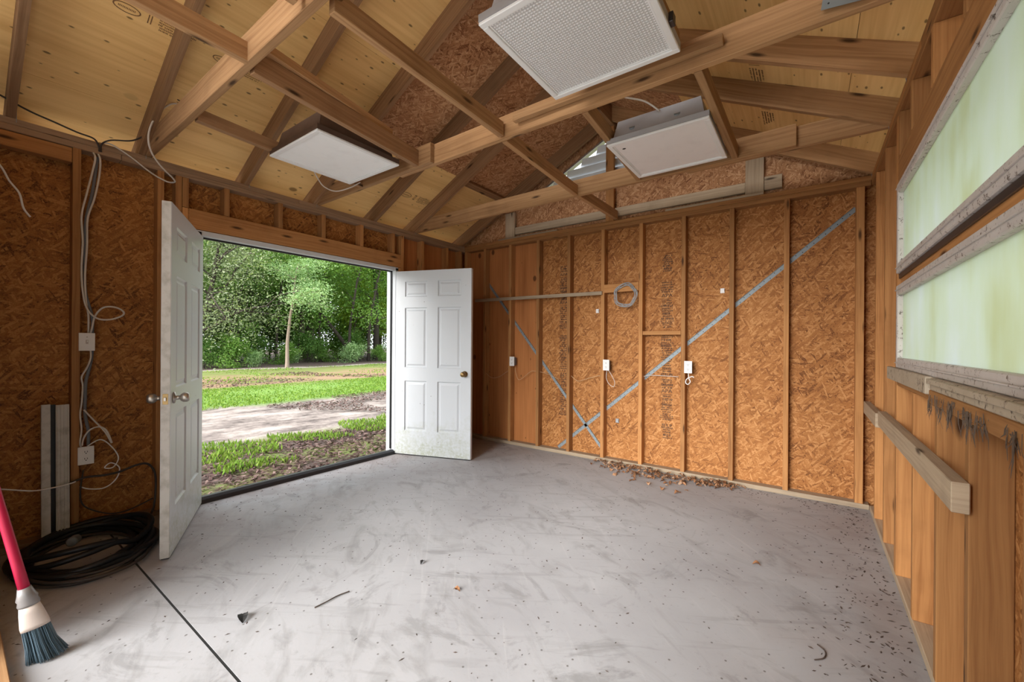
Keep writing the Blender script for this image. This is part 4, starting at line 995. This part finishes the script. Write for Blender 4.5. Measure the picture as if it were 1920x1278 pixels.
# grass
PG = np.vstack([patch(24000, -6.3, -4.3, -1, 9, lambda P: np.where(P[:, 0] < -5.25, clump(P, 2.6, .1), clump(P, 2.2, 1.0)) & (P[:, 0] < -4.7)), patch(26000, -13.4, -9.5, 0, 16), patch(9000, -22, -13.2, 3, 22, lambda P: clump(P, .9, .3))])
n = len(PG); hgt = rng.uniform(.03, .085, n); hgt[PG[:, 0] < -9] *= .8
d = rand_dirs(n); up = np.c_[d[:, 0] * .5, d[:, 1] * .5, np.ones(n)] * (hgt / 2)[:, None]
wd = np.c_[-d[:, 1], d[:, 0], np.zeros(n)] * (.006 + .0011 * np.abs(PG[:, 0]))[:, None]
quads('grass', PG + up, up, wd, rng.uniform(0, 1, n), M_grass, label='green grass blades along the track verges', cat='grass', kind='stuff')
# leaf litter near the doorway
PL = np.vstack([patch(15000, -5.9, XO0 - .05, -1.5, 7.5), patch(16000, -9.6, -5.9, -1, 10, lambda P: clump(P, 1.1, .75)), patch(9000, -18.5, -13.8, 3, 20, lambda P: clump(P, .7, .1))])
PL[:, 2] += rng.uniform(.002, .03, len(PL)); n = len(PL)
U = rand_dirs(n, .75) * (rng.uniform(.012, .03, n) + .0016 * np.abs(PL[:, 0]))[:, None]; Wd = np.cross(U, np.c_[rng.normal(0, .3, n), rng.normal(0, .3, n), np.ones(n)]); Wd *= .45
quads('leaf_litter', PL, U, Wd, rng.uniform(0, 1, n), M_litter, label='brown fallen leaves covering the ground outside the door', cat='leaf litter', kind='stuff')

# ------------------------------------------------------------------ trees
def branch_tree(seed, H, r0, lean, z_crown, spread, nb, nsub, up=.35, wig=.25, crook=0.):
    """returns tubes [(path, radii)] and the twig tips"""
    r = random.Random(seed); tubes, tips = [], []
    p = Vector((0, 0, -.15)); path, rad = [p.copy()], [r0 * 1.35]; dv = Vector((lean[0], lean[1], 1)).normalized(); n = 12
    for i in range(n):
        dv = (dv + Vector((r.gauss(0, wig * .25), r.gauss(0, wig * .25), 0)) + Vector((crook * math.sin(i * .9), 0, 0))).normalized()
        p = p + dv * (H / n); path.append(p.copy()); rad.append(r0 * (1 - .85 * (i + 1) / n) + .012)
    tubes.append((path, rad))
    for b in range(nb):
        t = z_crown + (1 - z_crown) * (b + r.random()) / nb; i = min(n - 1, int(t * n)); base = path[i].lerp(path[i+1], t * n - i)
        a = r.uniform(0, 2 * math.pi); L = spread * (1.15 - .65 * (t - z_crown) / max(.01, 1 - z_crown)) * r.uniform(.65, 1.2)
        dv = Vector((math.cos(a), math.sin(a), up + r.uniform(-.2, .5))).normalized(); q = base.copy(); bp = [q.copy()]; br_ = [max(.02, rad[i] * .5)]
        for k in range(6):
            dv = (dv + Vector((r.gauss(0, wig), r.gauss(0, wig), r.gauss(0, wig * .8) - .05))).normalized(); q = q + dv * (L / 6); bp.append(q.copy()); br_.append(br_[0] * (1 - .8 * (k + 1) / 6))
        tubes.append((bp, br_))
        for s_ in range(nsub):
            k = r.randint(1, 6); q = bp[k].copy(); a = r.uniform(0, 6.3); dv = Vector((math.cos(a), math.sin(a), r.uniform(-.3, .7))).normalized(); sp = [q.copy()]
            for m in range(3):
                dv = (dv + Vector((r.gauss(0, wig), r.gauss(0, wig), r.gauss(0, wig)))).normalized(); q = q + dv * (L * .13); sp.append(q.copy()); tips.append(q.copy())
            tubes.append((sp, [br_[k] * .4 + .004, br_[k] * .25 + .003, .004, .002]))
        tips += bp[3:]
    return tubes, tips
def tree_parts(seed, H, r0, lean, zc, spread, nb, nsub, nleaf, ls, leafmat, barkmat, sig=.35, hang=0., **kw):
    tubes, tips = branch_tree(seed, H, r0, lean, zc, spread, nb, nsub, **kw)
    V, Fc = [], []
    for j, (pth, rad) in enumerate(tubes):
        v, f = tube_geo(pth, rad, 8 if j == 0 else 5 if j <= nb * 3 else 4, False); o = len(V); V += v; Fc += [[q + o for q in g] for g in f]
    tm = mesh_obj('trunk', V, Fc, barkmat, None, smooth=True, center=False)
    T = np.array([tuple(t) for t in tips]); idx = rng.integers(0, len(T), nleaf)
    P = T[idx] + rng.normal(0, sig, (nleaf, 3)) * np.array([1, 1, .7])
    if hang: P[:, 2] -= rng.exponential(hang, nleaf)
    U = rand_dirs(nleaf, .3) * (ls * rng.uniform(.6, 1.3, nleaf))[:, None]
    Wd = np.cross(U, rand_dirs(nleaf)) * .55
    ct = rng.uniform(0, 1, len(T)); tone = np.clip(ct[idx] * .6 + rng.uniform(0, .4, nleaf), 0, 1)
    fo = quads('foliage', P, U, Wd, tone, leafmat)
    return tm, fo
class Tree:
    def __init__(s, *a, **k): s.t, s.f = tree_parts(*a, **k); s.used = False
    def place(s, name, x, y, rz, sc, label, group=None, cat='tree'):
        e = empty(name, (x, y, GZ_), (0, 0, rz)); e.scale = (sc, sc, sc); tag(e, label, cat, group)
        for o in (s.t, s.f):
            c = o if not s.used else o.copy()
            if s.used: link(c)
            c.parent = e
        s.used = True; return e
T_oakmoss = Tree(21, 8.5, .16, (.10, .05), .22, 4.2, 20, 9, 13000, .062, M_moss, M_barkdark, .45, .45, wig=.34, crook=.10)
T_dark = Tree(22, 11, .17, (.02, .04), .25, 3.6, 16, 6, 17000, .10, M_leaf_dark, M_barkdark, .5, wig=.25)
T_mid = Tree(23, 11, .15, (-.03, .02), .2, 3.4, 16, 6, 17000, .10, M_leaf_mid, M_bark, .5, wig=.22)
T_bright = Tree(24, 10, .12, (.04, -.02), .25, 3.0, 14, 6, 13000, .095, M_leaf_sunlit, M_bark, .45, wig=.22)
T_slim = Tree(25, 5.6, .085, (.0, .0), .58, 1.7, 9, 6, 5600, .06, M_leaf_pale, M_barkpale, .30, wig=.16, up=.25)
T_pole = Tree(26, 12, .24, (0, -.05), .5, 2.6, 9, 5, 6000, .10, M_leaf_mid, M_barkdark, .5, wig=.10)
T_lean = Tree(27, 9, .17, (-.35, -.75), .5, 2.4, 8, 5, 5000, .10, M_leaf_dark, M_barkdark, .5, wig=.12)
T_sapling = Tree(31, 8, .075, (.04, -.03), .3, 1.8, 10, 5, 2600, .075, M_leaf_mid, M_barkdark, .4, wig=.2)
T_bush = Tree(28, 1.5, .03, (0, 0), .05, 1.1, 12, 5, 4200, .06, M_leaf_mid, M_barkdark, .22, wig=.3, up=.7)
T_bush2 = Tree(29, 1.3, .03, (0, 0), .05, 1.0, 12, 5, 3600, .06, M_leaf_pale, M_barkdark, .2, wig=.3, up=.7)
T_bush3 = Tree(30, 2.2, .035, (0, 0), .05, 1.3, 12, 5, 4600, .065, M_leaf_dark, M_barkdark, .28, wig=.3, up=.8)

T_slim.place('slender_tree', -22.0, 10.55, .3, 1.0, 'slender pale-trunked tree standing alone before the woods')
T_pole.place('tall_tree', -26.5, 19.3, 0, 1.0, 'tall dark-trunked tree seen near the right door jamb')
T_lean.place('leaning_tree', -26.0, 17.6, .3, .9, 'dark tree leaning to the left behind the slender tree')
T_oakmoss.place('mossy_oak', -25.0, 7.2, 0, 1.0, 'grey-green mossy oak with twisted limbs beside the left door')
T_oakmoss.place('mossy_oak', -26.5, 9.9, 2.2, 1.0, 'grey-green mossy oak just left of the slender tree')
T_bright.place('bright_tree', -29.0, 22.5, 0, 1.0, 'yellow-green tree with sunlit tone in its leaf colour next to the right door jamb')
T_bright.place('bright_tree', -33.0, 13.0, 1.5, 1.25, 'yellow-green tree showing above the mossy oaks')
T_mid.place('leafy_tree', -27.5, 14.2, 0, 1.0, 'mid-green leafy tree directly behind the slender tree')
rt = random.Random(9)
for i in range(20):
    row = i % 3; X = (-31, -36, -42)[row] + rt.uniform(-1.5, 1.5); Yv = -1 + (i // 3) * 6.0 + row * 2 + rt.uniform(-1, 1)
    (T_dark, T_mid, T_mid, T_dark, T_bright)[i % 5].place('woodland_tree', X, Yv * (abs(X) / 30), rt.uniform(0, 6), rt.uniform(.95, 1.35), 'dense leafy tree in the woodland mass behind the front trees', 'woodland trees behind the front trees')
for i in range(7):
    (T_mid, T_bright, T_dark)[i % 3].place('woodland_tree', rt.uniform(-30.5, -28.5), 2 + i * 4.3, rt.uniform(0, 6), rt.uniform(.75, .95), 'dense leafy tree in the woodland mass behind the front trees', 'woodland trees behind the front trees')
for i in range(22):
    T = (T_bush, T_bush2, T_bush3)[i % 3]
    T.place('understorey_bush', rt.uniform(-26.8, -24.2), 2.5 + i * 1.05, rt.uniform(0, 6), rt.uniform(.6, .95), 'low leafy bush in the hedge-like undergrowth at the wood edge', 'bushes along the wood edge', 'bush')
for i in range(20):
    T = (T_bush3, T_bush)[i % 2]
    T.place('thicket_bush', rt.uniform(-36, -30), -1 + i * 1.9, rt.uniform(0, 6), rt.uniform(1.5, 2.2), 'tall dark thicket bush filling the gaps deep between the trunks', 'thicket deep in the woods', 'bush')
for i in range(12):
    T_sapling.place('sapling', rt.uniform(-27.5, -24.8), 5.5 + i * 1.35, rt.uniform(0, 6), rt.uniform(.8, 1.25), 'thin dark-stemmed sapling among the trunks at the wood edge', 'saplings at the wood edge')
T_bright.place('bright_tree', -26.5, 21.0, 2.5, .8, 'small yellow-green tree hugging the right door jamb'); T_pole.place('tall_tree', -29.5, 15.5, 2, .8, 'dark straight trunk behind and right of the slender tree')
# woods seen only as colour through the filmed window glass
for i, (x, y) in enumerate(((9, 1.5), (10.5, 6.5), (8.5, 11.5), (13, 17), (12, -4))):
    (T_mid, T_bright, T_mid, T_dark, T_mid)[i].place('yard_tree', x, y, i, .9, 'leafy tree in the yard beyond the filmed windows', 'trees beyond the windows')
